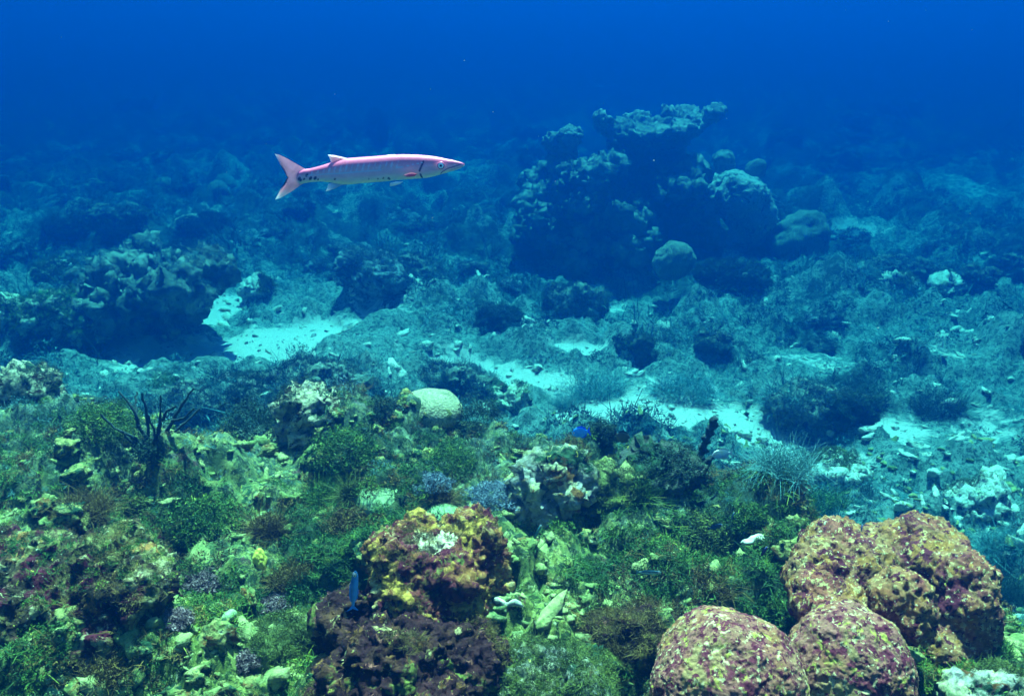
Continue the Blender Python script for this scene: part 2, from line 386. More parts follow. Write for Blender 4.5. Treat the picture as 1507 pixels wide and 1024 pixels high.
c = mixc(t, ramp(t, se.outputs[0], [(.72, 0.), (1., 1.)]), c, sn)
t.links.new(c, b.inputs['Base Color'])
b1 = bump(t, b, tnoise(t, tc, 26, 9, .78, .4), .05); b2 = bump(t, b, tnoise(t, tc, 90, 5, .7), .008)
t.links.new(b1.outputs[0], b2.inputs['Normal']); t.links.new(b2.outputs[0], b.inputs['Normal'])

# ------------------------------------------------------------------ seabed sheet
R_, C_ = 900, 760
yy = .55*np.exp(np.linspace(0, math.log(110/.55), R_)); u = np.linspace(-1, 1, C_)
Y, U = np.meshgrid(yy, u, indexing='ij'); X = U*(1.0+.85*Y)
x, y = X.ravel(), Y.ravel(); q = xy3(x, y)
cv = cover(x, y); sdn = sandiness(x, y); clean = np.clip(1-sdn*.9, 0, 1)
h = base_h(x, y)
fade = sstep(0, 2.5, y); big = sstep(5, 10, y)
lump = np.maximum(.6-worley(q*np.array([3.2, 3.2, 1]), 3), 0)*.22 + np.maximum(.55-worley(q*np.array([9, 9, 1]), 6), 0)*.085
h = h + clean*(lump + .045*fbm(q*5, 61, 4, .6) + .012*ridged(q*26, 71, 2)) + clean*np.clip(cv, 0, .6)*.05
h = h + sstep(2.8, 5, y)*clean*(.30*np.maximum(fbm(q*1.25, 201, 2)-.12, 0) + .05*np.maximum(fbm(q*4, 205, 3), 0))
h = h + big*clean*(.16*np.maximum(fbm(q*1.7, 81, 3), 0) + .05*ridged(q*3.1, 91, 2))
idx = np.arange(R_*C_).reshape(R_, C_)
F4 = np.stack([idx[:-1, :-1], idx[:-1, 1:], idx[1:, 1:], idx[1:, :-1]], -1).reshape(-1, 4)
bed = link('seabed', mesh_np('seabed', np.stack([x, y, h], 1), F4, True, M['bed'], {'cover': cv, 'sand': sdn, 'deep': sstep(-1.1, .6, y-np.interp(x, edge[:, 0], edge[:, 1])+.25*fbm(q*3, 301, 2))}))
tag(bed, None, None, kind='structure')

# ------------------------------------------------------------------ weed builders
def blades(n, L, wdt, spread, seg=3, seed=0, curl=.5, up=.35, shell=0.):
    """n curved tapering strips growing from a small patch; returns verts, quads, tint"""
    r = np.random.RandomState(seed)
    a = r.uniform(0, 2*np.pi, n); el = np.arcsin(np.clip(r.uniform(up-.3, 1, n), .02, 1)); ln = L*r.uniform(.45, 1, n)
    ba = r.uniform(0, 2*np.pi, n); br = spread*np.sqrt(r.uniform(0, 1, n))
    base = np.stack([br*np.cos(ba), br*np.sin(ba), np.zeros(n)-L*.05], 1)
    d = np.stack([np.cos(a)*np.cos(el), np.sin(a)*np.cos(el), np.sin(el)], 1)
    side = np.stack([-np.sin(a), np.cos(a), r.normal(size=n)*.6], 1); side /= np.linalg.norm(side, axis=1)[:, None]
    bend = r.normal(size=(n, 3))*curl; bend[:, 2] -= curl*.3
    V = []
    for k in range(seg+1):
        s = k/seg; p = base + d*(ln*s)[:, None] + bend*(ln*s*s*.45)[:, None]
        w = wdt*(1-.75*s)*(.6 if k == 0 else 1)
        V += [p-side*w, p+side*w]
    V = np.stack(V, 1)                                  # n, 2(seg+1), 3
    o = np.arange(n)[:, None]*(2*(seg+1)); Fs = []
    for k in range(seg): Fs.append(np.stack([o[:, 0]+2*k, o[:, 0]+2*k+1, o[:, 0]+2*k+3, o[:, 0]+2*k+2], 1))
    tint = np.repeat(np.clip(r.normal(.45, .22, n), 0, 1), 2*(seg+1))
    return V.reshape(-1, 3), np.concatenate(Fs), tint
def leafy(n, rx, ry, rz, s, seed=0, lumps=.35):
    """cloud of small leaflets filling an uneven dome"""
    r = np.random.RandomState(seed)
    d = r.normal(size=(n, 3)); d[:, 2] = np.abs(d[:, 2]); d /= np.linalg.norm(d, axis=1)[:, None]
    rad = (1 + lumps*noise(d*2.2, seed) + lumps*.5*noise(d*5.5, seed+3))*r.uniform(.25, 1, n)**.45
    c = d*rad[:, None]*np.array([rx, ry, rz])
    a = r.normal(size=(n, 3)); a /= np.linalg.norm(a, axis=1)[:, None]
    b_ = np.cross(a, r.normal(size=(n, 3))); b_ /= np.linalg.norm(b_, axis=1)[:, None]
    sz = s*r.uniform(.5, 1.3, n)[:, None]
    V = np.stack([c-a*sz*1.7, c+b_*sz*.38, c+a*sz*1.7, c-b_*sz*.38], 1).reshape(-1, 3)
    Fq = np.arange(4*n).reshape(n, 4)
    tn = np.clip(.45+.4*noise(c*30/max(rx/.1, .4), seed+9)+r.normal(0, .15, n), 0, 1)
    return V, Fq, np.repeat(tn, 4)
def tufts(points, sizes, templ, seed=0, squash=None):
    """many copies of templates as one set of arrays"""
    r = np.random.RandomState(seed); VV, FF, TT = [], [], []; off = 0
    which = r.randint(0, len(templ), len(points))
    for k, (tv, tf, tt) in enumerate(templ):
        sel = np.where(which == k)[0]
        if not len(sel): continue
        n = len(sel); a = r.uniform(0, 2*np.pi, n); ca, sa = np.cos(a), np.sin(a)
        S = sizes[sel][:, None]*r.uniform(.8, 1.2, (n, 3))
        v = tv[None]*S[:, None]
        xx = v[..., 0]*ca[:, None]-v[..., 1]*sa[:, None]; yv = v[..., 0]*sa[:, None]+v[..., 1]*ca[:, None]
        v = np.stack([xx, yv, v[..., 2]], -1) + points[sel][:, None]
        f = tf[None] + (np.arange(n)*len(tv))[:, None, None]
        VV.append(v.reshape(-1, 3)); FF.append(f.reshape(-1, tf.shape[1])+off); off += n*len(tv)
        pz = points[sel]; TT.append(np.clip(tt[None]*.65 + (r.normal(.14, .13, n)+.38*noise(pz*2.3, 7)+.2*noise(pz*9, 8))[:, None], 0, 1).ravel())
    return np.concatenate(VV), np.concatenate(FF), np.concatenate(TT)
bedh = h.reshape(R_, C_)
def surf(x, y):
    """height of the built seabed sheet"""
    x = np.atleast_1d(np.asarray(x, float)); y = np.atleast_1d(np.asarray(y, float))
    fy = np.clip(np.log(y/.55)/math.log(110/.55)*(R_-1), 0, R_-1.001); fx = np.clip((x/(1+.85*y)+1)/2*(C_-1), 0, C_-1.001)
    i, j = fy.astype(int), fx.astype(int); a, b_ = fy-i, fx-j
    return (bedh[i, j]*(1-a)*(1-b_)+bedh[i+1, j]*a*(1-b_)+bedh[i, j+1]*(1-a)*b_+bedh[i+1, j+1]*a*b_)
BUILT.append(1)
def field(n, y0, y1, seed, thr, pw=1., test=None, wide=.72):
    r = np.random.RandomState(seed); yv = y0*np.exp(r.uniform(0, 1, n)**pw*math.log(y1/y0)); xv = r.uniform(-1, 1, n)*(.35+wide*yv)
    c = test(xv, yv) if test else cover(xv, yv)
    k = (c + r.normal(0, .18, n)) > thr
    xv, yv = xv[k], yv[k]; return np.stack([xv, yv, surf(xv, yv)], 1)

def near_side(x, y):
    ye = np.interp(x, edge[:, 0], edge[:, 1]); return ye + .15 - y
# fine turf and short weed of the near reef
p_ = field(30000, 1.0, 3.6, 5, -.05); k = near_side(p_[:, 0], p_[:, 1]) > .7*np.random.RandomState(63).uniform(0, 1, len(p_)); p_ = p_[k]
T1 = [blades(26, 1, .04, .5, 2, 100+i, .6) for i in range(4)] + [leafy(120, .8, .8, .7, .09, 120+i) for i in range(3)]
v, f, tn = tufts(p_, np.random.RandomState(1).uniform(.008, .032, len(p_)), T1, 6)
tag(link('turf_weed', mesh_np('turf_weed', v, f, False, M['weed'], {'tint': tn})), 'short green weed growing over the rubble of the near reef', 'seaweed', kind='stuff')
tc_ = lambda x, y: fbm(xy3(x, y)*2.3, 141, 3) + .1 - sandiness(x, y)
p_ = field(9000, 1.0, 3.2, 15, .25, test=tc_); k = near_side(p_[:, 0], p_[:, 1]) > 0; p_ = p_[k]
v, f, tn = tufts(p_, np.random.RandomState(2).uniform(.008, .035, len(p_)), T1, 16)
tag(link('turf_weed', mesh_np('turf_weed', v, f, False, M['brownweed'], {'tint': tn})), 'short brown weed growing in patches over the near reef', 'seaweed', kind='stuff')
# soft blue-green weed of the valley
p_ = field(21000, 1.7, 22, 25, -.38, 1.15); k = near_side(p_[:, 0], p_[:, 1]) < .1+.9*np.random.RandomState(61).uniform(0, 1, len(p_))**2.5; p_ = p_[k]
T2 = [blades(34, 1, .035, .45, 2, 200+i, .8, .3) for i in range(4)] + [leafy(150, .9, .9, .7, .07, 220+i) for i in range(4)]
nearf = np.clip((p_[:, 1]-1.1)/3., .22, 1)
v, f, tn = tufts(p_, nearf*np.random.RandomState(3).gamma(3., .014, len(p_))*(1+.07*p_[:, 1])+.010*nearf, T2, 26)
tag(link('valley_weed', mesh_np('valley_weed', v, f, False, M['vweed'], {'tint': tn})), 'dark weed carpeting the floor beyond the near reef', 'seaweed', kind='stuff')
vc = lambda x, y: noise(xy3(x, y)*1.1, 151) + .5*noise(xy3(x, y)*3., 152) - .8*sandiness(x, y)
p_ = field(12000, 1.8, 14, 35, -.05, 1.1, test=vc); k = near_side(p_[:, 0], p_[:, 1]) < .1+.9*np.random.RandomState(62).uniform(0, 1, len(p_))**2; p_ = p_[k]
nearf = np.clip((p_[:, 1]-1.1)/3., .22, 1)
v, f, tn = tufts(p_, nearf*np.random.RandomState(4).uniform(.025, .075, len(p_)), T2, 36)
tag(link('valley_weed', mesh_np('valley_weed', v, f, False, M['blueweed'], {'tint': tn})), 'soft pale weed growing around the sand patches', 'seaweed', kind='stuff')
# rubble chips
def chip(seed, el):
    v, f = ico(2); v = v*np.array([1.2, .45 if el else .8, .40 if el else .5])
    r = np.random.RandomState(seed); v = v*(1+.5*noise(v*1.9, seed)+.45*noise(v*4.5, seed+1))[:, None]
    v = v @ rotm(r.uniform(-.5, .5), r.uniform(-.6, .6), 0).T
    if el: v[:, 2] += .15*v[:, 0]**2
    return v, f, np.full(len(v), .5)
T3 = [chip(300+i, i % 2) for i in range(8)]
def pos_chips(n, y0, y1, seed, thr): 
    return field(n, y0, y1, seed, thr, 1.0, test=lambda x, y: -cover(x, y)*.6 - .25*sandiness(x, y)+.15+.4*noise(xy3(x, y)*2.5, 171))
p_ = pos_chips(6500, 1.0, 4.2, 45, .1)
v, f, tn = tufts(p_, np.random.RandomState(5).gamma(2., .0045, len(p_))+.003, T3, 46)
tag(link('coral_rubble', mesh_np('coral_rubble', v, f, True, M['rubble'])), 'loose broken coral rubble strewn over the near reef', 'rubble', kind='stuff')
p_ = pos_chips(3000, 2.5, 16, 55, .2)
v, f, tn = tufts(p_, np.random.RandomState(6).gamma(2., .009, len(p_))+.006, T3, 56)
tag(link('coral_rubble', mesh_np('coral_rubble', v, f, True, M['pale'])), 'pale lumps of rubble strewn around the sandy valley', 'rubble', kind='stuff')
p_ = field(2600, .95, 2.6, 75, .16, test=lambda x, y: .6*noise(xy3(x, y)*2.1, 181)+.25*(x < -.15)-.3*np.maximum(cover(x, y), 0))
def lump_(seed):
    v, f = ico(3); r = np.random.RandomState(seed); v = v*np.array([1.1, r.uniform(.6, .95), r.uniform(.5, .8)])
    v = v*(1+.5*noise(v*1.7, seed)+.5*ridged(v*3.2, seed+1, 2)-.4+.2*noise(v*8, seed+2))[:, None]
    return v, f, np.full(len(v), .5)
v, f, tn = tufts(p_, np.random.RandomState(9).gamma(2.4, .0050, len(p_))+.003, [lump_(360+i) for i in range(8)], 76)
tag(link('coral_rubble', mesh_np('coral_rubble', v, f, True, M['lump'])), 'knobbly yellow green lumps of dead coral at the lower left', 'rubble', kind='stuff')
# grit on the sand
p_ = field(5000, 2.2, 7, 65, .55, test=lambda x, y: sandiness(x, y)-.9*np.abs(noise(xy3(x, y)*2, 9)))
v, f, tn = tufts(p_, np.random.RandomState(8).gamma(2., .0028, len(p_))+.002, [chip(340+i, i % 2) for i in range(3)], 66)
tag(link('sand_grit', mesh_np('sand_grit', v, f, True, M['grey'])), 'dark coral grit scattered over the white sand', 'grit', kind='stuff')

def overgrow(o, n, smin, smax, mat, seed=0, thr=-.1, fr=6., up=.1, T=None):
    """weed growing on the upper faces of a rock, as its child"""
    T = T or T1
    me = o.data; k = len(me.vertices); v = np.empty(k*3, np.float32); nr = np.empty(k*3, np.float32)
    me.vertices.foreach_get('co', v); me.vertices.foreach_get('normal', nr); v = v.reshape(-1, 3).astype(float); nr = nr.reshape(-1, 3)
    ok = np.where((nr[:, 2] > up) & (noise(v*fr, seed+5) > thr))[0]
    if len(ok) < 5: return o
    r = np.random.RandomState(seed); pk = r.choice(ok, min(n, len(ok)), replace=False)
    vv, ff, tn = tufts(v[pk]-nr[pk]*smin*.2, r.uniform(smin, smax, len(pk)), T, seed)
    link('algae_growth', mesh_np('algae_growth', vv, ff, False, M[mat], {'tint': tn}), o); return o
# ------------------------------------------------------------------ rocks and corals
NEAR = [(8, .030, 'n'), (20, .016, 'n'), (30, .010, 'r'), (60, .007, 'r'), (95, .006, 'p'), (140, .004, 'n')]
MID = [(5, .045, 'n'), (12, .028, 'r'), (28, .018, 'r'), (55, .012, 'n')]
FARR = [(2.6, .13, 'n'), (6, .07, 'r'), (13, .055, 'r'), (26, .03, 'r'), (34, .025, 'p')]
def rock(name, label, cat, px, py, w, h, mat, seed, amps, lobes=3, vox=.012, dr=.8, group=None, sink=.35, flat=1., spread=.45, Yb=None):
    """irregular boulder; (px,py) foot in the photo, w/h its size there"""
    g = at(px, py) if Yb is None else P(px, py, Yb)
    s = mpp(g[1], py); R = w*s/2; H = h*s*.72; D = R*dr
    r = np.random.RandomState(seed); o = Vector((g[0], g[1]+D*.8, g[2]))
    bl = [((0, 0, H*.35), (R*.85, D*.85, H*.62), (0, 0, 0))]
    for k in range(lobes):
        a = r.uniform(0, 2*np.pi); q = r.uniform(.3, spread+.15)
        rr = r.uniform(.35, .6)
        bl.append(((R*q*math.cos(a), D*q*math.sin(a), H*r.uniform(.15, .62)), (R*rr, D*rr*1.05, H*rr*.8*flat), (r.uniform(-.3, .3), r.uniform(-.3, .3), 0)))
    bl.append(((0, 0, -H*.1), (R*.95, D*.95, H*sink), (0, 0, 0)))
    v, f = fused(bl, vox, amps, seed)
    ob = tag(link(name, mesh_np(name, v, f, True, mat), loc=o), label, cat, group)
    near = g[1] < 2.6
    gm = {'pale': 'olive', 'mossy': 'weed', 'grey': 'dweed', 'dark': 'dweed', 'winedark': 'brownweed', 'rubble': 'olive', 'mixed': 'olive', 'lime': 'weed'}.get([k for k in M if M[k] == mat][0], 'dweed')
    return overgrow(ob, int(900*(1.6 if near else 1)), *((.006, .020) if near else (.012*g[1]/3, .03*g[1]/3)), gm, seed, .05 if mat in (M['pale'], M['lime'], M['winedark'], M['cream']) else -.25, 5. if near else 2.5)
def dome(name, label, cat, px, py, w, h, mat, seed, amps=((5, .02, 'n'),), sub=6, dr=1., Yb=None, group=None, tilt=(0, 0), zc=0., sq=1.):
    g = at(px, py) if Yb is None else P(px, py, Yb)
    s = mpp(g[1], py); R = w*s/2; H = h*s*.86; D = R*dr; zc = zc or -.3
    v, f = ico(sub); v = v.copy(); e = 2.0/sq
    v = np.sign(v)*np.abs(v)**(1/1.0)
    v = v*np.array([R, D, H]); amps = [(a, b_*R*4, k) for a, b_, k in amps]
    v = rough(v, f, amps, seed); v[:, 2] += H*zc
    return tag(link(name, mesh_np(name, v, f, True, mat), loc=(g[0], g[1]+D*.75, g[2]), rot=(tilt[0], tilt[1], seed)), label, cat, group)

# --- centre foreground boulder
def blobs_px(specs):
    """(px, py, Y, w px, h px, depth m, rx, ry, rz) -> world blobs"""
    out = []
    for s in specs:
        px, py, Yy, w, h, d = s[:6]; e = s[6:9] if len(s) > 6 else (0, 0, 0)
        m_ = mpp(Yy, py); out.append((P(px, py, Yy), (w*m_/2, d/2, h*m_/2), e))
    return out
def mass(name, label, cat, specs, mat, vox, amps, seed, group=None, dy=0.):
    specs = [(q[0], q[1], q[2]+dy)+tuple(q[3:]) for q in specs]
    bl = blobs_px(specs); c0 = np.mean([b_[0] for b_ in bl], 0); c0[2] = min(b_[0][2]-b_[1][2] for b_ in bl)
    bl = [(b_[0]-c0, b_[1], b_[2]) for b_ in bl]
    v, f = fused(bl, vox, amps, seed)
    return tag(link(name, mesh_np(name, v, f, True, mat), loc=c0), label, cat, group)
mass('coral_boulder', 'purple and cream crusted coral boulder with a bare white patch, front and centre', 'coral boulder',
     [(640, 822, 1.64, 190, 100, .22), (690, 808, 1.66, 110, 100, .2), (585, 850, 1.56, 110, 130, .16), (650, 870, 1.54, 130, 110, .16), (712, 850, 1.62, 70, 110, .15), (600, 900, 1.48, 110, 70, .12), (660, 915, 1.50, 90, 60, .12)],
     M['wine'], .005, NEAR, 5, dy=-.15)
paint_bare(sc.objects['coral_boulder'], 640, 800, .036, 1.6)
overgrow(sc.objects['coral_boulder'], 500, .005, .013, 'brownweed', 8, .28, 9., .0)
mass('reef_rock', 'dark purple rock base spreading under the white-patched boulder', 'rock',
     [(610, 965, 1.42, 190, 100, .2), (520, 920, 1.52, 90, 90, .18), (680, 970, 1.42, 110, 80, .18), (590, 1030, 1.34, 180, 90, .2), (500, 1010, 1.38, 90, 70, .15), (545, 960, 1.5, 120, 90, .2), (650, 1035, 1.30, 90, 60, .12)],
     M['winedark'], .006, NEAR, 8, dy=-.17)
overgrow(sc.objects['reef_rock'], 700, .005, .016, 'brownweed', 9, .1, 8.)
dome('coral_lump', 'small cream-topped lump of coral at the foot of the purple rock', 'coral', 487, 1005, 78, 38, M['wine'], 12, [(6, .03, 'n'), (20, .02, 'r')], 5)

# --- great coral head lower right with two domes in front
mass('lobed_coral', 'great orange and purple lobed coral head, the largest of the lower right', 'coral',
     [(1295, 875, 1.70, 260, 145, .26), (1245, 830, 1.66, 150, 110, .22), (1350, 822, 1.68, 170, 110, .24), (1398, 880, 1.60, 120, 165, .26), (1326, 895, 1.44, 80, 120, .16, 0, .12, 0),
      (1222, 885, 1.50, 100, 60, .15), (1205, 850, 1.60, 90, 130, .18), (1240, 925, 1.52, 120, 60, .14), (1385, 945, 1.50, 90, 60, .15), (1290, 905, 1.60, 200, 110, .2)],
     M['warm'], .005, [(6, .016, 'n'), (15, .012, 'n'), (28, .005, 'r'), (70, .004, 'r'), (130, .003, 'n')], 21, dy=-.17)
def near_dome(label, px, py, Yy, w, h, d, seed):
    c = P(px, py, Yy); m_ = mpp(Yy, py); v, f = ico(7)
    v = v*np.array([w*m_/2, d/2, h*m_/2]); v = v*(1+.14*noise(v*7, seed)+.05*noise(v*18, seed+2))[:, None]
    v = rough(v, f, [(40, .003, 'n'), (95, .0022, 'w'), (170, .0012, 'b')], seed)
    return tag(link('dome_coral', mesh_np('dome_coral', v, f, True, M['dome']), loc=c), label, 'coral')
near_dome('pink speckled coral dome with a small green patch, left of the great coral head', 1068, 1010, 1.16, 215, 235, .25, 31)
near_dome('round purple and orange coral dome right in front of the great coral head', 1250, 985, 1.19, 180, 190, .22, 33)
rock('reef_rock', 'yellow and black streaked rock in the bottom right corner', 'rock', 1480, 1060, 150, 70, M['mixed'], 35, NEAR, vox=.007)
rock('reef_rock', 'low purple rock wedged between the boulder and the pink dome', 'rock', 940, 985, 150, 70, M['winedark'], 37, NEAR, vox=.007)

# --- left outcrop
mass('reef_outcrop', 'craggy outcrop of yellow, brown and purple crusts at the lower left edge', 'rock',
     [(100, 865, 1.78, 240, 90, .3), (40, 835, 1.9, 200, 90, .3), (185, 850, 1.78, 110, 110, .25), (50, 925, 1.7, 220, 90, .25), (150, 915, 1.7, 150, 100, .2), (-30, 880, 1.75, 160, 140, .3), (215, 880, 1.7, 60, 90, .15)],
     M['outcrop'], .007, [(8, .04, 'n'), (20, .024, 'r'), (50, .014, 'p'), (100, .005, 'n')], 41, dy=-.33)
overgrow(sc.objects['reef_outcrop'], 700, .007, .020, 'brownweed', 6, .15, 6.); overgrow(sc.objects['reef_outcrop'], 350, .008, .020, 'weed', 7, .2, 5.)
rock('reef_rock', 'flat green slab of rock in the bottom left corner', 'rock', 80, 1060, 260, 70, M['lime'], 43, [(8, .015, 'n'), (30, .006, 'n')], vox=.008, lobes=2)
rock('reef_rock', 'greenish rubble rock between the left outcrop and the purple rock', 'rock', 380, 985, 150, 60, M['rubble'], 45, NEAR, vox=.006)
rock('reef_rock', 'brown weedy hummock at the bottom edge beside the pink dome', 'rock', 800, 1080, 220, 90, M['mixed'], 47, NEAR, vox=.007)

# --- near ridge rocks
rock('reef_rock', 'tall pale rock streaked with dark weed, below the long sand patch', 'rock', 462, 640, 130, 78, M['cream'], 51, MID, vox=.012, dr=.7)
rock('reef_rock', 'cream pitted rock at the left edge above the green weed', 'rock', 25, 595, 110, 60, M['cream'], 53, MID, vox=.012)
rock('reef_rock', 'low flat rock with a green cap just right of the bare branches', 'rock', 345, 600, 120, 26, M['grey'], 55, MID, vox=.012)
rock('reef_rock', 'knobbly rock mixed with blue weed above the white-patched boulder', 'rock', 830, 755, 130, 85, M['mixed'], 57, MID, vox=.01)
rock('reef_rock', 'olive crusted rock on the slope just right of the knobbly rock', 'rock', 905, 745, 90, 55, M['rubble'], 59, MID, vox=.01)
rock('reef_rock', 'pale rock behind the big brain coral dome', 'rock', 735, 600, 100, 25, M['mossy'], 61, MID, vox=.012)
rock('reef_rock', 'long pale slab lying on the sand right of the pale surgeonfish', 'rock', 1240, 712, 120, 32, M['pale'], 63, MID, vox=.012)
rock('reef_rock', 'rounded pale mound among blue weed at the right edge, below the sand', 'rock', 1450, 765, 100, 38, M['pale'], 65, MID, vox=.014)
rock('reef_rock', 'dark rock overgrown with weed behind the stalked coral', 'rock', 985, 720, 120, 40, M['dark'], 67, MID, vox=.01)
dome('brain_coral', 'large smooth grey brain coral dome on the crest of the near reef', 'brain coral', 632, 612, 100, 36, M['greydome'], 71, [(5, .04, 'n'), (24, .004, 'n')])
dome('brain_coral', 'pale green coral dome on the slope below the grey brain coral', 'brain coral', 553, 748, 74, 36, M['lime'], 73, [(5, .05, 'n'), (22, .006, 'n')])
dome('brain_coral', 'low green coral mound just behind the white-patched boulder', 'brain coral', 650, 778, 74, 32, M['lime'], 75, [(5, .05, 'n'), (22, .006, 'n')])
dome('sponge', 'upright yellow sponge among rubble at the lower left', 'sponge', 380, 828, 30, 34, M['sponge'], 77, [(30, .06, 'n')], 5, dr=.6)

# --- left banks and overhangs
mass('reef_outcrop', 'big dark shadowed outcrop overhanging the sand at the left', 'rock',
     [(225, 420, 5.7, 140, 46, .8), (150, 415, 5.8, 90, 44, .8), (275, 405, 5.5, 90, 36, .7), (215, 445, 5.8, 160, 40, .6), (200, 395, 6.0, 110, 30, .7), (250, 400, 5.9, 60, 22, .5), (120, 430, 5.6, 60, 40, .5), (160, 450, 5.6, 90, 40, .6)],
     M['far'], .02, [(2.6, .13, 'n'), (6, .10, 'r'), (14, .05, 'r'), (30, .02, 'p')], 81)
overgrow(sc.objects['reef_outcrop.001'], 1400, .02, .05, 'vweed', 5, -.1, 2.)
rock('reef_outcrop', 'pale crusted ledge at the left edge beside the dark overhang', 'rock', 35, 505, 170, 70, M['mossy'], 83, [(3, .1, 'n'), (8, .05, 'r'), (20, .03, 'n')], vox=.018, lobes=4)
rock('reef_rock', 'square-shouldered rock block at the right end of the pale ledge', 'rock', 100, 498, 70, 45, M['grey'], 85, MID, vox=.015)
rock('reef_rock', 'flat pale boulder on the slope above the pale left ledge', 'rock', 75, 415, 80, 30, M['pale'], 87, MID, vox=.02)
rock('reef_rock', 'triangular weedy rock standing over the dark outcrop', 'rock', 270, 400, 100, 38, M['grey'], 89, MID, vox=.02)
rock('reef_rock', 'small pale slab tucked against the curved sand pocket', 'rock', 375, 430, 55, 22, M['pale'], 91, MID, vox=.015)
rock('reef_rock', 'rounded mound covered in weed, far left below the open water', 'rock', 100, 350, 90, 30, M['grey'], 93, MID, vox=.02)
rock('reef_rock', 'weedy boulder between the twin brain corals and the dark outcrop', 'rock', 290, 350, 90, 32, M['grey'], 95, MID, vox=.02)
dome('brain_coral', 'front one of the twin round brain corals left of the barracuda tail', 'brain coral', 317, 282, 33, 24, M['brain'], 101, sub=5)
dome('brain_coral', 'rear one of the twin round brain corals left of the barracuda tail', 'brain coral', 327, 272, 34, 24, M['brain'], 103, sub=5)
dome('brain_coral', 'faint round coral head a little left of the twin brain corals', 'brain coral', 237, 272, 30, 16, M['brain'], 105, sub=5)
dome('brain_coral', 'distant coral ball seen just above the barracuda head', 'brain coral', 620, 222, 46, 30, M['brain'], 107, [(4, .03, 'n')], sub=5)
rock('coral_pillar', 'faint dark coral pillar in the distance above the barracuda back', 'coral', 553, 205, 36, 52, M['dark'], 109, [(3, .05, 'n')], vox=.05, lobes=1, dr=.9)
rock('coral_mound', 'blurred coral mound just left of the elkhorn reef', 'coral', 782, 245, 44, 30, M['grey'], 111, [(3, .06, 'n'), (9, .04, 'n')], vox=.04, lobes=2)

# --- central elkhorn reef
Yc = 8.2; rp = np.random.RandomState(12)
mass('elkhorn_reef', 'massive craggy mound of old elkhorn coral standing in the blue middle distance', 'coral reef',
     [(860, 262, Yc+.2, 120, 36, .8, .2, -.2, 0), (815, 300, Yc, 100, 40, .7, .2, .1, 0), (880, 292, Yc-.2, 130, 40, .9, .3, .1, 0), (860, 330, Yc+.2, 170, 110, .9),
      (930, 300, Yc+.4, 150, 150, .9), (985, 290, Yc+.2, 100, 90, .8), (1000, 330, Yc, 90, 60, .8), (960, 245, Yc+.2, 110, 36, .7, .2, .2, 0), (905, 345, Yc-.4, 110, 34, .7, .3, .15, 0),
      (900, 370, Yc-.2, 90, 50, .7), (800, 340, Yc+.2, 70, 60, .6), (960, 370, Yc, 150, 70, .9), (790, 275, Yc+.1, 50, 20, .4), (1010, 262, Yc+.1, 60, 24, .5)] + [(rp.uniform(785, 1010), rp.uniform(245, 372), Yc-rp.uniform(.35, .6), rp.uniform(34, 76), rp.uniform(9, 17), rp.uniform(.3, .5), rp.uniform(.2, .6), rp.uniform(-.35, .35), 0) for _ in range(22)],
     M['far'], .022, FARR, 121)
#REEF
REEF = sc.objects['elkhorn_reef']; overgrow(REEF, 900, .02, .06, 'dweed', 3, .15, 2.); overgrow(REEF, 1200, .02, .05, 'blueweed', 4, .1, 3.)
mass('elkhorn_coral', 'stubby forked elkhorn knob on the upper left shoulder of the reef mound', 'coral',
     [(828, 240, Yc, 34, 60, .25), (812, 208, Yc-.05, 26, 26, .2), (838, 202, Yc, 36, 28, .25), (828, 225, Yc, 44, 30, .25)], M['far'], .018, [(6, .05, 'n'), (16, .03, 'r'), (40, .01, 'n')], 123)
mass('elkhorn_coral', 'wide spreading elkhorn coral table crowning the reef mound', 'coral',
     [(950, 235, Yc+.1, 60, 60, .35), (955, 205, Yc+.1, 110, 34, .4), (915, 196, Yc, 70, 22, .3, 0, .45, 0), (890, 180, Yc-.05, 44, 14, .22, 0, .5, 0), (1000, 192, Yc+.1, 100, 26, .45, 0, -.35, 0),
      (1030, 172, Yc+.1, 62, 18, .35, 0, -.25, 0), (950, 180, Yc+.2, 60, 16, .3, 0, .2, 0), (985, 168, Yc+.1, 20, 26, .14, 0, -.3, 0), (1005, 168, Yc+.25, 40, 12, .3, 0, -.1, 0),
      (905, 208, Yc-.1, 20, 26, .15, 0, .3, 0), (1045, 165, Yc, 26, 12, .2), (970, 190, Yc-.1, 130, 14, .5, .1, -.1, 0), (930, 188, Yc+.1, 50, 16, .4, 0, .3, 0)],
     M['far'], .018, [(5, .06, 'n'), (14, .035, 'r'), (34, .015, 'n')], 125)
mass('coral_pillar', 'square-topped coral pillar right of the elkhorn mound', 'coral',
     [(1065, 250, Yc+.5, 32, 56, .24), (1065, 236, Yc+.5, 34, 30, .24), (1065, 290, Yc+.5, 34, 60, .26)], M['far'], .018, [(6, .03, 'n'), (24, .012, 'n')], 127)
mass('coral_boulder', 'bulky rounded coral boulder below the square-topped pillar', 'coral boulder',
     [(1085, 290, Yc+.1, 84, 74, .7), (1105, 320, Yc+.1, 76, 80, .6), (1070, 340, Yc+.2, 90, 80, .6), (1060, 280, Yc+.2, 50, 40, .4)], M['grey'], .02, [(4, .05, 'n'), (14, .02, 'r')], 129)
def ball(label, px, py, Yy, w, h, mat, seed, name='brain_coral', cat='brain coral', amp=.02):
    c = P(px, py, Yy); m_ = mpp(Yy, py); v, f = ico(5); v = v*np.array([w*m_/2, w*m_/2, h*m_/2]); v = rough(v, f, [(3, amp*1.6, 'n'), (9, .012, 'n'), (30, .006, 'w')], seed)
    return tag(link(name, mesh_np(name, v, f, True, mat), loc=c), label, cat)
ball('small round coral ball beside the square-topped pillar', 1114, 249, Yc+.4, 28, 26, M['brain'], 131)
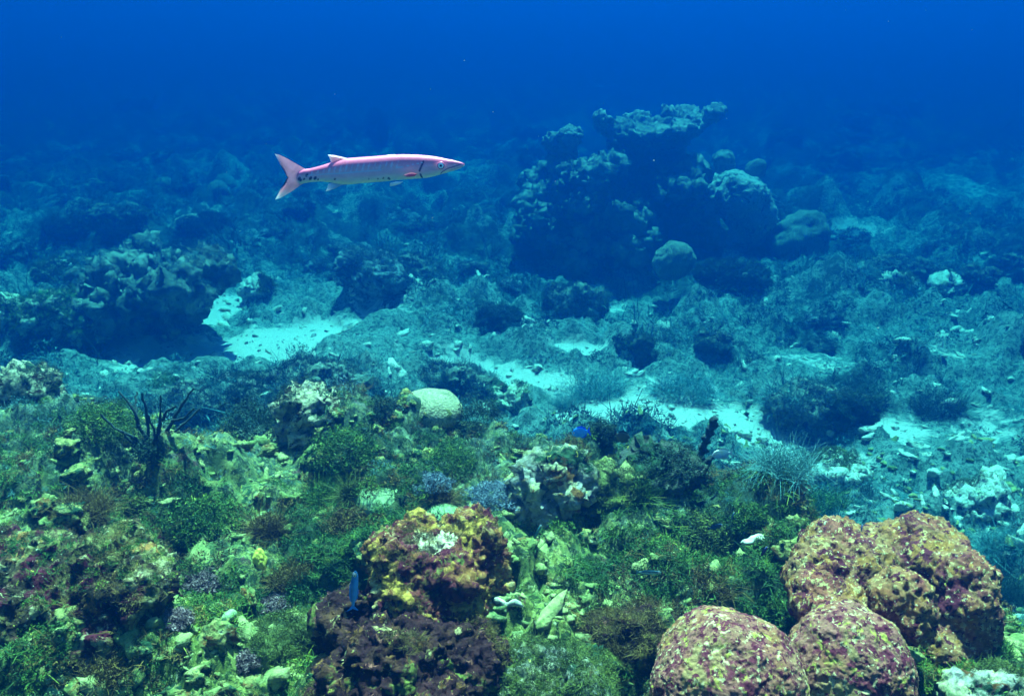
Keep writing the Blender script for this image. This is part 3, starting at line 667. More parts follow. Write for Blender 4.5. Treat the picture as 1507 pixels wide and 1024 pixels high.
ball('broad smooth coral dome at the right foot of the reef, beside pale sand', 1177, 358, Yc-.1, 84, 84, M['brain'], 133, amp=.05)
ball('smooth round brain coral at the front foot of the elkhorn mound', 990, 386, Yc-1.5, 62, 56, M['brain'], 135)
ball('low dark coral head half hidden between the round brain coral and boulder', 1045, 345, Yc-.3, 50, 50, M['dark'], 137, 'dark_coral', 'coral')
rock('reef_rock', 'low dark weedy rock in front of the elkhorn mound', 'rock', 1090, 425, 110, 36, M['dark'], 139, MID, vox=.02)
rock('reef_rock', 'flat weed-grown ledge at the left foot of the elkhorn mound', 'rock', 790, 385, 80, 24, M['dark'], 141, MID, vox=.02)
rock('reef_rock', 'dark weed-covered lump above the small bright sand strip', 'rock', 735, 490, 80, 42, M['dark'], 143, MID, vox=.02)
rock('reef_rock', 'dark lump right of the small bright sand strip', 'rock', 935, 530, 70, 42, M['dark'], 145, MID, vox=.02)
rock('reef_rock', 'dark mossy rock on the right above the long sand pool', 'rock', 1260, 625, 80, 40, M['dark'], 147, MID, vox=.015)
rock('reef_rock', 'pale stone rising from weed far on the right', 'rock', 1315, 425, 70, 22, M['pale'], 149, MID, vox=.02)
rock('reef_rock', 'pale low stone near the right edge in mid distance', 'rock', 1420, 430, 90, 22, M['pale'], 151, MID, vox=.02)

paint_bare(sc.objects['coral_lump'], 485, 965, .022, 1.6)
pro = []
for k in range(6):
    r_ = np.random.RandomState(900+k); bl = [((0, 0, 0), (.5, .42, .24), (0, 0, 0))] + [((r_.uniform(-.35, .35), r_.uniform(-.3, .3), r_.uniform(.02, .2)), (r_.uniform(.15, .3), r_.uniform(.15, .28), r_.uniform(.1, .2)), (r_.uniform(-.4, .4), r_.uniform(-.4, .4), 0)) for _ in range(5)]
    v, f = fused(bl, .035, [(4, .07, 'n'), (9, .05, 'r'), (20, .035, 'n'), (34, .02, 'p')], 900+k); pro.append(mesh_np('coral_mound', v, f, True, M['far' if k % 2 else 'mound']))
    to = bpy.data.objects.new('tmp', pro[-1]); sc.collection.objects.link(to); overgrow(to, 260, .05, .13, 'vweed', 920+k, -.1, 4., .0, T2); ch = to.children[0]; gr = ch.data; bpy.data.objects.remove(ch, do_unlink=True); bpy.data.objects.remove(to, do_unlink=True); prw = globals().setdefault('PRW', []); prw.append(gr)
r_ = np.random.RandomState(31); got = []; tries = 0
while len(got) < 150 and tries < 4000:
    tries += 1; yv = 2.9*math.exp(r_.uniform(0, 1)*math.log(24/2.9)); xv = r_.uniform(-1, 1)*(.3+.66*yv)
    if near_side(xv, yv) > -.5 or sandiness(np.array([xv]), np.array([yv]))[0] > .35 or cover(np.array([xv]), np.array([yv]))[0] < -.25: continue
    S = r_.uniform(.16, .42)*(1+.06*yv)
    if any((xv-a)**2+(yv-b_)**2 < (.33*(S+c_))**2 for a, b_, c_ in got): continue
    if 6.3 < yv < 9.5 and .1 < xv < 3.2: continue
    got.append((xv, yv, S)); me = pro[len(got) % 6]
    o = link('coral_mound', me, None, (xv, yv, surf(xv, yv)[0]+.0*S), (0, 0, r_.uniform(0, 6.28))); o.scale = (S, S, S*r_.uniform(.6, 1.15)); 
    link('algae_growth', PRW[pro.index(me)], o)
    tag(o, 'low rough reef lump half hidden by weed on the valley floor beyond the near reef', 'coral mound', 'low reef lumps scattered over the valley floor')
# ------------------------------------------------------------------ individual weeds
def bush(name, label, cat, px, py, w, h, mat, seed, style='leafy', n=2600, group=None):
    g = at(px, py); g[2] = surf(g[0], g[1])[0]; s = mpp(g[1], py); R = w*s/2; H = h*s
    if style == 'leafy': v, f, tn = leafy(int(n*2.2), R, R*.8, H, max(.0022, R*.028), seed)
    else:
        v, f, tn = blades(n//2, H*.95, max(.0008, R*.009), R*.9, 5, seed, 1.3, .3)
        v = v*np.array([1, .8, 1]); v2, f2, t2 = leafy(n, R*.95, R*.75, H*.85, max(.0018, R*.024), seed)
        f = np.concatenate([f, f2+len(v)]); v = np.concatenate([v, v2]); tn = np.concatenate([tn, t2])
    return tag(link(name, mesh_np(name, v, f, False, mat, {'tint': tn}), loc=(g[0], g[1]+R*.5, g[2])), label, cat, group)
B = [
 (300, 800, 130, 60, 'weed', 'leafy', 'broad dark green weed clump above the yellow sponge'),
 (395, 790, 55, 36, 'brownweed', 'fine', 'reddish brown fuzzy tuft right above the yellow sponge'),
 (115, 765, 90, 34, 'brownweed', 'fine', 'brown weed tuft on the crest of the left outcrop'),
 (195, 770, 60, 34, 'olive', 'leafy', 'olive leafy tuft at the right shoulder of the left outcrop'),
 (480, 745, 60, 34, 'weed', 'fine', 'green fuzzy tuft left of the pale green dome'),
 (515, 735, 30, 28, 'olive', 'fine', 'small olive tuft touching the left side of the pale green dome'),
 (642, 745, 48, 34, 'brownweed', 'fine', 'brown tuft right of the pale green dome'),
 (520, 790, 90, 30, 'brownweed', 'leafy', 'wide brown weed patch below the pale green dome'),
 (940, 740, 44, 44, 'weed', 'fine', 'bright green fuzzy bush on the slope between two rocks'),
 (840, 690, 60, 44, 'brownweed', 'leafy', 'dark reddish bush with knobs left of the blue tang'),
 (985, 705, 110, 32, 'dweed', 'leafy', 'dark bush in shadow at the foot of the stalked coral'),
 (885, 655, 50, 34, 'dweed', 'leafy', 'dark green bush between the two tangs on the crest'),
 (1035, 820, 120, 56, 'olive', 'leafy', 'wide olive brown bush left of the dark hovering fish'),
 (1110, 785, 70, 40, 'weed', 'leafy', 'green bush behind the white shell piece'),
 (1210, 770, 120, 40, 'weed', 'fine', 'long low green weed along the back of the great coral head'),
 (1495, 900, 70, 70, 'dweed', 'fine', 'dark fuzzy bush at the right edge beside the great coral head'),
 (430, 870, 80, 34, 'brownweed', 'fine', 'brown weed patch left of the thin blue fish'),
 (420, 580, 40, 40, 'dweed', 'leafy', 'small dark bush in front of the sand, left of the tall pale rock'),
 (365, 655, 110, 60, 'dweed', 'leafy', 'big dark bush right of the bare branches'),
 (240, 585, 60, 36, 'weed', 'leafy', 'green bush at the left end of the sand streak'),
 (140, 655, 110, 44, 'weed', 'leafy', 'broad green brown bush left of the bare branches'),
 (560, 620, 60, 30, 'dweed', 'leafy', 'dark low bush at the left foot of the grey brain coral'),
 (700, 640, 90, 46, 'dweed', 'leafy', 'dark ragged bush at the right foot of the grey brain coral'),
 (500, 690, 110, 50, 'weed', 'leafy', 'mid green bush below the tall pale rock'),
 (660, 700, 90, 44, 'weed', 'leafy', 'green bush downhill of the grey brain coral'),
 (225, 685, 70, 34, 'dweed', 'leafy', 'dark bush around the foot of the bare branches'),
 (630, 725, 70, 16, 'lilac', 'leafy', 'lilac feathery weed between the two coral domes'),
 (735, 745, 100, 18, 'lilac', 'leafy', 'blue lilac feathery weed left of the knobbly rock'),
 (290, 870, 70, 18, 'pinkweed', 'leafy', 'pinkish feathery weed right of the left outcrop'),
 (400, 910, 70, 18, 'pinkweed', 'leafy', 'grey pink feathery weed beside the purple rock'),
 (250, 925, 60, 14, 'pinkweed', 'leafy', 'small pink weed tuft on rubble below the left outcrop'),
 (355, 985, 54, 14, 'pinkweed', 'leafy', 'pink weed tuft near the bottom edge of the rubble'),
 (880, 590, 90, 40, 'blueweed', 'fine', 'blue green feathery bush left of the long sand pool'),
 (830, 605, 40, 32, 'blueweed', 'fine', 'small blue bush at the left tip of the long sand pool'),
 (955, 640, 26, 20, 'blueweed', 'leafy', 'small round blue bush on the front edge of the sand pool'),
 (1010, 590, 110, 34, 'blueweed', 'fine', 'wide blue green weed lying over the back of the sand pool'),
 (1180, 610, 110, 40, 'blueweed', 'fine', 'long blue weed bank right of the sand pool'),
 (1280, 600, 90, 40, 'dweed', 'fine', 'dark blue bush on the right above the rippled sand'),
 (1160, 700, 90, 40, 'blueweed', 'fine', 'hazy blue bush right of the pale surgeonfish'),
 (1390, 610, 90, 40, 'dweed', 'fine', 'dark bush near the right edge of the valley'),
 (1480, 820, 70, 40, 'blueweed', 'fine', 'blue weed at the right edge behind the great coral head'),
 (720, 980, 60, 34, 'olive', 'fine', 'stringy olive weed right of the purple rock base'),
 (900, 930, 90, 34, 'olive', 'fine', 'sprawling olive weed on the open ground near the pink dome'),
 (1045, 880, 90, 30, 'brownweed', 'fine', 'brown stringy weed just above the pink dome'),
 (150, 1010, 90, 30, 'brownweed', 'fine', 'brown stringy weed over the green slab'),
]
for i, (px, py, w, h, mt, st, lb) in enumerate(B):
    bush('seaweed_bush', lb, 'seaweed', px, py, w, h, M[mt], 400+i, st, 3200 if py > 640 else 2200)
# little knobby brown weeds growing on the boulders
def on_ray(px, py, objs_Y): return P(px, py, objs_Y)

# ------------------------------------------------------------------ branches, stalks
def tube(pts, rad, sides=7):
    pts = np.array(pts, float); n = len(pts); rad = np.broadcast_to(rad, n); V = []
    for i in range(n):
        d = pts[min(i+1, n-1)]-pts[max(i-1, 0)]; d /= np.linalg.norm(d)+1e-9
        a = np.cross(d, [0.13, .99, .05]); a /= np.linalg.norm(a); b_ = np.cross(d, a)
        for k in range(sides):
            t_ = 2*math.pi*k/sides; V.append(pts[i]+rad[i]*(a*math.cos(t_)+b_*math.sin(t_)))
    Fq = [[i*sides+k, i*sides+(k+1) % sides, (i+1)*sides+(k+1) % sides, (i+1)*sides+k] for i in range(n-1) for k in range(sides)]
    return np.array(V), np.array(Fq)
g = at(222, 668); g[2] = surf(g[0], g[1])[0]; s = mpp(g[1], 668); parts = []
r = np.random.RandomState(5)
BR = [[(0, 0), (-2, 25), (-12, 45), (-16, 70), (-35, 95)], [(0, 0), (0, 30), (2, 60), (0, 92)], [(3, 0), (14, 30), (24, 55), (30, 90), (34, 98)], [(3, 0), (20, 30), (40, 55), (62, 85), (74, 100)],
      [(3, 0), (24, 24), (50, 44), (72, 62)], [(-2, 15), (-14, 18), (-24, 26), (-32, 42)], [(2, 0), (10, 20), (16, 45), (12, 70)], [(-12, 45), (-22, 62), (-24, 80)], [(24, 55), (34, 70), (50, 78)], [(-2, 10), (-20, 30), (-44, 44), (-60, 66)], [(40, 55), (60, 62), (80, 80)]]
for k, b_ in enumerate(BR):
    yj = r.normal(0, .03); pts = []
    bb = np.array(b_, float); tt = np.linspace(0, len(b_)-1, 14)
    bx = np.interp(tt, range(len(b_)), bb[:, 0]); bz = np.interp(tt, range(len(b_)), bb[:, 1])
    for j in range(14): pts.append((bx[j]*s+r.normal(0, .0012), yj*j/14+r.normal(0, .0015), bz[j]*s*1.08-.01))
    parts.append(tube(pts, np.linspace(.0062 if k < 4 else .0045, .0022, 14)*(1+.2*r.normal(size=14)), 6))
v, f = merge(parts)
tag(link('bare_branches', mesh_np('bare_branches', v, f, True, M['twig']), loc=g), 'bare dark branching sea rod standing left of the tall pale rock', 'soft coral')
g = at(1020, 705); g[2] = surf(g[0], g[1])[0]; s = mpp(g[1], 700); bl = []
for k in range(15):
    t_ = k/14; bl.append(((24*t_**1.3*s+(.003 if k % 2 else -.003), 0, 96*t_*s), (max(.014-.004*t_, .009)*1.2, .012, .0075), (0, .35 if k % 2 else -.2, 0)))
bl.append(((-.01, 0, .01), (.03, .03, .03), (0, 0, 0))); bl.append(((-.03, 0, .03), (.012, .012, .035), (0, -.4, 0))); bl.append(((.03, .01, .03), (.012, .012, .04), (0, .5, 0)))
v, f = fused(bl, .0028, [(60, .003, 'n'), (140, .0016, 'n')], 9)
tag(link('stalked_coral', mesh_np('stalked_coral', v, f, True, M['twig']), loc=g), 'knobbly dark coral stalk rising in front of the sand pool', 'coral')

# white shell fragment and bone-like pieces
g = at(1110, 808); v, f = ico(4); v = v*np.array([.034, .011, .009]); v[:, 2] += -(v[:, 0]/.034)**2*.013+.012; v[:, 1] += .008*np.sin(v[:, 0]*70)
v = v*(1+.22*noise(v*60, 3)+.12*noise(v*150, 4))[:, None]
tag(link('shell_fragment', mesh_np('shell_fragment', v, f, True, plain('shell_white', (.45, .44, .32), .6)), loc=(g[0], g[1], surf(g[0], g[1])[0]+.012), rot=(0, .2, 0)), 'white curved shell fragment lying beside a dark fish', 'shell')
def stick(label, px, py, L, ang, mat, rad=.01):
    g = at(px, py); r = np.random.RandomState(px); n = 16
    pts = [((j/(n-1)-.5)*L*math.cos(ang), (j/(n-1)-.5)*L*math.sin(ang), .004*math.sin(j*.7)+r.normal(0, .0006)) for j in range(n)]
    rd = rad*(1+.18*r.normal(size=n)); rd[0] = rd[-1] = rad*.25; rd[1] *= .8; rd[-2] *= .8
    v, f = tube(pts, rd, 10)
    tag(link('coral_branch', mesh_np('coral_branch', v, f, True, mat), loc=(g[0], g[1], surf(g[0], g[1])[0]+rad*.8)), label, 'coral branch')
stick('white dead coral branch lying right of the central boulder', 748, 893, .06, -.2, M['pale'], .006)
stick('stout green dead coral branch below the pink grey weed', 425, 945, .10, .7, M['rubble'], .012)
stick('upright yellow-green coral piece in the rubble field, lower left', 330, 925, .07, 1.3, M['lime'], .011)
stick('thin dark broken branch lying below the tall pale rock', 520, 640, .09, .5, M['twig'], .006)

# ------------------------------------------------------------------ fish
def slab(outline, thick, n_in=1, plane='xz', cols=None):
    """thin lens-shaped fin from an outline of (x, z) points; returns verts, faces"""
    o = np.array(outline, float); n = len(o); c = o.mean(0)
    inner = c+(o-c)*.55
    V = [(x, 0, z) for x, z in o] + [(x, thick, z) for x, z in inner] + [(x, -thick, z) for x, z in inner] + [(c[0], thick, c[1]), (c[0], -thick, c[1])]
    Fs = []
    for k in range(n):
        j = (k+1) % n; Fs += [[k, j, n+j, n+k], [j, k, 2*n+k, 2*n+j], [n+k, n+j, 3*n], [2*n+j, 2*n+k, 3*n+1]]
    return np.array(V), Fs
def fishbody(prof, width, nx=120, ns=40, power=2.2):
    """prof rows (x, ztop, zbot) ; width fraction of height"""
    pr = np.array(sorted(prof), float); xs = np.linspace(pr[0, 0], pr[-1, 0], nx)
    xs = pr[0, 0] + (pr[-1, 0]-pr[0, 0])*(.5-.5*np.cos(np.linspace(0, np.pi, nx)))
    def sm(y_):
        y = np.interp(xs, pr[:, 0], y_); k = np.array([1, 2, 3, 2, 1])/9.; yp = np.pad(y, 2, mode='edge'); y2 = np.convolve(yp, k, 'valid'); y2[0], y2[-1] = y[0], y[-1]; return y2
    zt, zb = sm(pr[:, 1]), sm(pr[:, 2]); a = np.linspace(0, 2*np.pi, ns, endpoint=False)
    V = []
    for i in range(nx):
        zc, hh = (zt[i]+zb[i])/2, (zt[i]-zb[i])/2; ww = hh*(width(i/(nx-1)) if callable(width) else width)
        ca, sa = np.cos(a), np.sin(a)
        V.append(np.stack([np.full(ns, xs[i]), ww*np.sign(ca)*np.abs(ca)**(2/power), zc+hh*np.sign(sa)*np.abs(sa)**(2/power)], 1))
    V = np.concatenate(V); idx = np.arange(nx*ns).reshape(nx, ns); nxt = np.roll(idx, -1, 1)
    Fs = np.stack([idx[:-1], idx[1:], nxt[1:], nxt[:-1]], -1).reshape(-1, 4)
    faces = [list(q) for q in Fs] + [list(idx[0]), list(idx[-1][::-1])]
    return V, faces
def vcol(name, rough_=.4, spec=.4):
    m, t, b = newmat(name); a = nn(t, 'ShaderNodeAttribute', attribute_name='hue')
    t.links.new(a.outputs['Color'], b.inputs['Base Color']); b.inputs['Roughness'].default_value = rough_; b.inputs['Specular IOR Level'].default_value = spec
    return m
M['fishskin'] = vcol('fish_skin'); M['fin'] = vcol('fish_fin', .5, .3)
t_ = M['fin'].node_tree; tr_ = t_.nodes.new('ShaderNodeBsdfTranslucent'); mx_ = t_.nodes.new('ShaderNodeMixShader'); mx_.inputs[0].default_value = .38
t_.links.new(t_.nodes['Attribute'].outputs['Color'], tr_.inputs[0]); t_.links.new(t_.nodes['Principled BSDF'].outputs[0], mx_.inputs[1]); t_.links.new(tr_.outputs[0], mx_.inputs[2]); t_.links.new(mx_.outputs[0], t_.nodes['Material Output'].inputs[0])
def eyeball(parent, x, y, z, r, iris, ringc):
    v, f = ico(4); d = np.sqrt(v[:, 0]**2+v[:, 2]**2)
    C = np.where((d < .36)[:, None], (.03, .005, .01), np.where((d < .72)[:, None], iris, ringc)); C = np.concatenate([C, np.ones((len(C), 1))], 1)
    v = v*np.array([r, r*.45, r]); me = mesh_np('eye', v, f, True, M['fishskin'], {'hue': C}); return link('eye', me, parent, (x, y, z))
# barracuda: photo zoom units (4.43 per px), origin at (700, 262)
k_ = 1/4.43; DB = 1.9; FC = P(380+700*k_, 190+262*k_, DB); u_ = k_*mpp(DB, 250)
def B_(X, Z): return ((X-700)*u_, (262-Z)*u_)
prof = [(1347, 232, 236), (1335, 222, 246), (1312, 214, 259), (1270, 203, 272), (1230, 196, 284), (1195, 188, 293), (1150, 180, 306), (1100, 174, 317), (1050, 170, 322), (950, 167, 328), (850, 172, 338), (750, 180, 346), (650, 187, 354),
        (580, 192, 362), (520, 206, 358), (470, 222, 348), (400, 243, 341), (340, 258, 346), (300, 262, 352), (265, 272, 357), (240, 300, 335)]
pr = [(B_(a, 0)[0], B_(0, b_)[1], B_(0, c_)[1]) for a, b_, c_ in prof]
v, f = fishbody(pr, lambda t_: .62 if t_ > .1 else .35+2.7*t_, 420, 72, 2.15)
Xz = v[:, 0]/u_+700; Zz = 262-v[:, 2]/u_
pa = np.array(sorted(prof), float); top = np.interp(Xz, pa[:, 0], pa[:, 1]); bot = np.interp(Xz, pa[:, 0], pa[:, 2]); fr = (Zz-top)/np.maximum(bot-top, 1)
q = np.stack([Xz, Zz, v[:, 1]/u_], 1)
pinkb, silver, belly = np.array((.72, .11, .20)), np.array((.98, .40, .47)), np.array((.86, .72, .62))
C = pinkb[None]*(1-sstep(.12, .55, fr))[:, None] + silver[None]*(sstep(.12, .55, fr)*(1-sstep(.6, .95, fr)))[:, None] + belly[None]*sstep(.6, .95, fr)[:, None]
C *= (1+.10*fbm(q*np.array([.03, .08, .03]), 5, 3))[:, None]
bars = np.sin((Xz+.35*(Zz-240))/36*2*np.pi); bars = bars + .8*noise(q*np.array([.045, .06, .0]), 3); bm_ = sstep(.35, 1.1, bars)*sstep(.16, .28, fr)*(1-sstep(.42, .52, fr))*(Xz < 930)*(Xz > 350)
C = C*(1-.35*bm_[:, None]) + np.array((.60, .85, .95))[None]*(.35*bm_)[:, None]
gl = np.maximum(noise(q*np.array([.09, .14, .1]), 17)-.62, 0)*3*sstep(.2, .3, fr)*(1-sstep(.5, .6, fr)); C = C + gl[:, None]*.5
ob = sstep(.25, .8, -bars)*sstep(.26, .34, fr)*(1-sstep(.44, .5, fr))*(Xz < 900)*(Xz > 380); C = C*(1-.4*ob[:, None])+np.array((.85, .35, .25))[None]*(.4*ob)[:, None]
for (sx, sz, sr) in [(s_[0], s_[1], s_[2]*1.25) for s_ in [(268, 320, 9), (277, 330, 7), (300, 322, 6), (320, 296, 8), (342, 317, 9), (372, 316, 9), (390, 325, 5), (503, 320, 6), (783, 317, 4), (818, 313, 5), (852, 314, 6), (858, 323, 4), (724, 317, 3.)]]:
    dd = np.hypot(Xz-sx+.4*(Zz-sz), (Zz-sz)*.8); kx = 1-sstep(sr*.7, sr*1.15, dd); C = C*(1-kx[:, None])+np.array((.03, .01, .04))*kx[:, None]
def line(C, pts, w, c):
    for (x0, z0), (x1, z1) in zip(pts[:-1], pts[1:]):
        d = np.array([x1-x0, z1-z0], float); L2 = d@d; tt = np.clip(((Xz-x0)*d[0]+(Zz-z0)*d[1])/L2, 0, 1)
        dd = np.hypot(Xz-x0-tt*d[0], Zz-z0-tt*d[1]); kx = (1-sstep(w*.5, w, dd)); C = C*(1-kx[:, None])+np.array(c)*kx[:, None]
    return C
C = line(C, [(1083, 205), (1072, 230), (1056, 264)], 8, (.03, .0, .03)); C = line(C, [(1060, 288), (1064, 300), (1070, 317)], 8, (.02, .02, .06))
C = line(C, [(1332, 226), (1290, 238), (1240, 252), (1205, 272), (1190, 287)], 4.5, (.25, .06, .15)); C = line(C, [(1335, 243), (1290, 256), (1250, 268)], 2.6, (.55, .2, .3))
C = line(C, [(1075, 212), (950, 238), (800, 258), (600, 276), (420, 290), (300, 300)], 2.2, (.62, .5, .62))
C = np.concatenate([np.clip(C, 0, 1), np.ones((len(C), 1))], 1)
root = bpy.data.objects.new('barracuda', None); sc.collection.objects.link(root); root.location = FC
tag(root, 'slender pink and silver barracuda swimming in open water to the right', 'fish')
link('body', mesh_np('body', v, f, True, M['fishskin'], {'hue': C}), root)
def fin(parent, name, pts, th, c0, c1, tipf, loc=(0, 0, 0), rot=(0, 0, 0)):
    o = [B_(a, b_) for a, b_ in pts]; 
    # refine outline
    o2 = []
    for a, b_ in zip(o, o[1:]+o[:1]):
        for t_ in np.linspace(0, 1, 5)[:-1]: o2.append((a[0]+(b_[0]-a[0])*t_, a[1]+(b_[1]-a[1])*t_))
    v, f = slab(o2, th); X = v[:, 0]/u_+700; Z = 262-v[:, 2]/u_; w = np.clip(tipf(X, Z), 0, 1)[:, None]
    stripe = (1+.12*np.sin(np.arctan2(Z-300, X-330)*60))[:, None] if name == 'tail_fin' else 1
    C = (np.array(c0)*(1-w)+np.array(c1)*w)*stripe; C = np.concatenate([np.clip(C, 0, 1), np.ones((len(C), 1))], 1)
    return link(name, mesh_np(name, v, f, False, M['fin'], {'hue': C}), parent, loc, rot)
PKF, WHF = (.95, .50, .54), (1., .9, .9)
fin(root, 'tail_fin', [(310, 262), (270, 238), (200, 196), (150, 170), (118, 164), (150, 200), (172, 250), (176, 290), (200, 318), (180, 345), (172, 375), (140, 415), (92, 462), (130, 450), (200, 410), (268, 366), (300, 350)], .004, PKF, WHF,
    lambda X, Z: np.maximum(sstep(140, 115, X)*(Z < 300), sstep(400, 450, Z)) if False else np.where(Z < 300, 1-sstep(115, 150, X), sstep(405, 445, Z)))
fin(root, 'dorsal_fin', [(600, 195), (560, 184), (500, 171), (460, 169), (470, 185), (478, 215), (490, 222), (560, 206)], .003, PKF, WHF, lambda X, Z: 1-sstep(462, 495, X))
fin(root, 'dorsal_fin', [(915, 172), (890, 167), (850, 170), (815, 179), (860, 182), (905, 180)], .003, PKF, WHF, lambda X, Z: .4+0*X)
fin(root, 'anal_fin', [(560, 360), (530, 370), (480, 392), (430, 406), (442, 384), (448, 360), (480, 350)], .003, (.55, .60, .78), WHF, lambda X, Z: 1-sstep(435, 480, X))
fin(root, 'pelvic_fin', [(945, 336), (925, 350), (890, 362), (858, 366), (858, 346), (900, 336)], .003, WHF, WHF, lambda X, Z: 0*X, (0, -.012, 0))
fin(root, 'pectoral_fin', [(1052, 272), (1020, 266), (990, 270), (955, 285), (985, 295), (1030, 290)], .002, (.45, .06, .09), (.5, .15, .2), lambda X, Z: 1-sstep(950, 1000, X), (0, -.034*DB/3.2, 0), (0, 0, -.12))
ex, ez = B_(1196, 228)
for sgn in (-1, 1): eyeball(root, ex, sgn*.031*DB/3.2, ez, 25*u_, (1, .92, .95), (.55, .08, .16))

def smallfish(name, label, px, py, frac, L, deep, heading, pitch, cb, cf, ce=(.7, .7, .6), slim=False, back=None, roll=0, Yf=None):
    dg = bpy.context.evaluated_depsgraph_get(); hit = sc.ray_cast(dg, Vector((0, 0, CAMZ)), Vector(ray(px, py)).normalized())
    c = Vector((0, 0, CAMZ)).lerp(hit[1], frac) if Yf is None else Vector(P(px, py, Yf))
    root = bpy.data.objects.new(name, None); sc.collection.objects.link(root); root.location = c
    root.rotation_euler = Euler((roll, 0, 0)).to_matrix().to_4x4().to_euler()
    root.rotation_euler = (Matrix.Rotation(heading, 3, 'Z') @ Matrix.Rotation(-pitch, 3, 'Y') @ Matrix.Rotation(roll, 3, 'X')).to_euler()
    tag(root, label, 'fish'); H = L*deep
    if slim: prof = [(.5, .02, -.05), (.46, .16, -.2), (.36, .38, -.42), (.15, .5, -.5), (-.1, .46, -.44), (-.28, .28, -.26), (-.40, .17, -.17)]
    else: prof = [(.5, 0, -.12), (.46, .16, -.2), (.38, .36, -.34), (.22, .5, -.47), (.0, .5, -.5), (-.18, .38, -.38), (-.3, .18, -.18), (-.38, .09, -.09)]
    v, f = fishbody([(a*L, b_*H, c_*H) for a, b_, c_ in prof], .42 if slim else .30, 60, 28, 2)
    w = sstep(-.2*H, .35*H, v[:, 2])[:, None]; back = cb if back is None else back
    C = np.array(cb)*(1-w)+np.array(back)*w; C *= (1+.15*noise(v/L*9, 4))[:, None]; C = np.concatenate([np.clip(C, 0, 1), np.ones((len(C), 1))], 1)
    link('body', mesh_np('body', v, f, True, M['fishskin'], {'hue': C}), root)
    def fn(nm, pts, th=.006):
        v, f = slab([(a*L, b_*H) for a, b_ in pts], th*L); C = np.tile(np.array((*cf, 1.)), (len(v), 1)); link(nm, mesh_np(nm, v, f, False, M['fin'], {'hue': C}), root)
    fn('tail_fin', [(-.34, .06), (-.42, .22), (-.54, .50 if not slim else .8), (-.51, .2), (-.48, 0), (-.51, -.2), (-.54, -.50 if not slim else -.8), (-.42, -.22), (-.34, -.06)])
    fn('dorsal_fin', [(.26, .44), (.15, .60), (-.1, .62), (-.28, .42), (-.31, .26), (-.29, .14), (0, .40)])
    fn('anal_fin', [(.08, -.46), (0, -.60), (-.18, -.56), (-.29, -.36), (-.30, -.14), (-.1, -.36)])
    for sgn in (-1, 1): eyeball(root, .40*L, sgn*H*(.085 if not slim else .15), .08*H, .035*L+.001, ce, (.1, .1, .1))
    return root
smallfish('surgeonfish', 'bright blue oval tang at the edge of the sand pool', 855, 636, .86, .044, .62, math.pi*.97, -.2, (.03, .30, .85), (.02, .12, .75), Yf=1.95)
smallfish('surgeonfish', 'dark brown oval surgeonfish just right of the blue tang', 915, 643, .86, .046, .62, .15, -.5, (.05, .06, .035), (.03, .04, .05), Yf=1.95)
smallfish('surgeonfish', 'pale white and blue surgeonfish right of the stalked coral', 1063, 668, .86, .052, .52, math.pi*1.02, -.1, (.30, .45, .75), (.35, .45, .5), back=(.80, .80, .62), Yf=1.95)
smallfish('reef_fish', 'tiny yellow fish under the dark brown surgeonfish', 924, 659, .85, .011, .6, 1.2, .2, (.8, .6, .02), (.8, .6, .02), Yf=1.9)
smallfish('wrasse', 'slender blue fish hanging vertically left of the central boulder', 521, 868, .90, .078, .17, .3, 1.45, (.05, .28, .55), (.05, .2, .45), slim=True, back=(.02, .10, .28))
smallfish('damselfish', 'small dark blue fish hovering over green rubble above the white shell', 1053, 775, .96, .036, .34, .2, .15, (.008, .04, .10), (.008, .04, .10))
smallfish('damselfish', 'dark fish with pointed tail just above the white shell, tilted up', 1078, 760, .96, .024, .34, .9, .7, (.01, .06, .12), (.01, .06, .12))
smallfish('damselfish', 'dark fish hovering against the right end of the white shell', 1124, 812, .95, .030, .42, .7, .5, (.004, .02, .09), (.004, .02, .09))
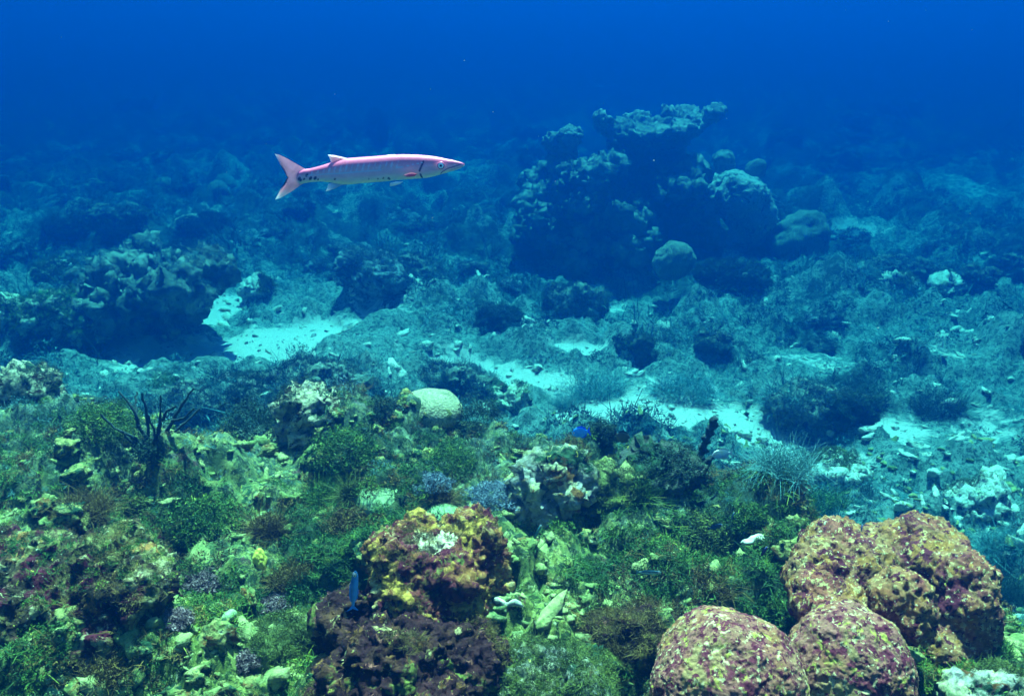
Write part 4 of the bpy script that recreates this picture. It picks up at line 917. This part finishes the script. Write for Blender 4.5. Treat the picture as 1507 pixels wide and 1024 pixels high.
smallfish('wrasse', 'slim silver green fish on the rubble between boulder and pink dome', 955, 842, .97, .050, .2, .05, -.05, (.20, .45, .40), (.10, .25, .28), slim=True, back=(.02, .08, .10))
smallfish('wrasse', 'slim dark green fish pointing up right of the central boulder', 790, 785, .96, .046, .22, .8, .8, (.02, .10, .10), (.02, .10, .10), slim=True)
smallfish('damselfish', 'small upright blue fish on top of the great coral head', 1268, 778, .90, .018, .5, 1.2, 1.2, (.01, .06, .22), (.01, .06, .22))
smallfish('wrasse', 'thin dark fish over pale sand near the right edge', 1392, 742, .97, .036, .2, 2.6, .3, (.01, .03, .08), (.01, .03, .08), slim=True)
smallfish('wrasse', 'thin pale fish gliding over the left tip of the sand streak', 236, 540, .985, .05, .2, .05, 0, (.75, .85, .8), (.6, .7, .7), slim=True)

r = np.random.RandomState(77); n = 46; Yp = r.uniform(.9, 5, n); ps = np.array([P(a, b_, c_) for a, b_, c_ in zip(r.uniform(0, 1507, n), r.uniform(0, 560, n), Yp)])
v, f, tn = tufts(ps, r.uniform(.0004, .0009, n), [(ico(1)[0], ico(1)[1], np.full(42, .5))], 5)
tag(link('drifting_specks', mesh_np('drifting_specks', v, f, True, plain('speck_pale', (.3, .3, .26)))), 'tiny pale specks drifting in the open water', 'particles', kind='stuff')
# ------------------------------------------------------------------ the water's own haze
HZ = 2.6
bm = bmesh.new(); bmesh.ops.create_cube(bm, size=1)
me = bpy.data.meshes.new('haze'); bm.to_mesh(me); bm.free()
hz = link('haze', me, None, (0, 52, (HZ-5.5)/2)); hz.scale = (260, 130, HZ+5.5)
tag(hz, 'blue sea water that fades the far reef', 'water', kind='stuff')
m = bpy.data.materials.new('water_haze'); m.use_nodes = True; t = m.node_tree; t.nodes.clear()
o = t.nodes.new('ShaderNodeOutputMaterial'); pv = t.nodes.new('ShaderNodeVolumePrincipled')
pv.inputs['Density'].default_value = .50
pv.inputs['Color'].default_value = (.0, .0235, .104, 1)
pv.inputs['Absorption Color'].default_value = (.02, .42, .50, 1)
pv.inputs['Anisotropy'].default_value = .75
t.links.new(pv.outputs[0], o.inputs['Volume']); me.materials.append(m)
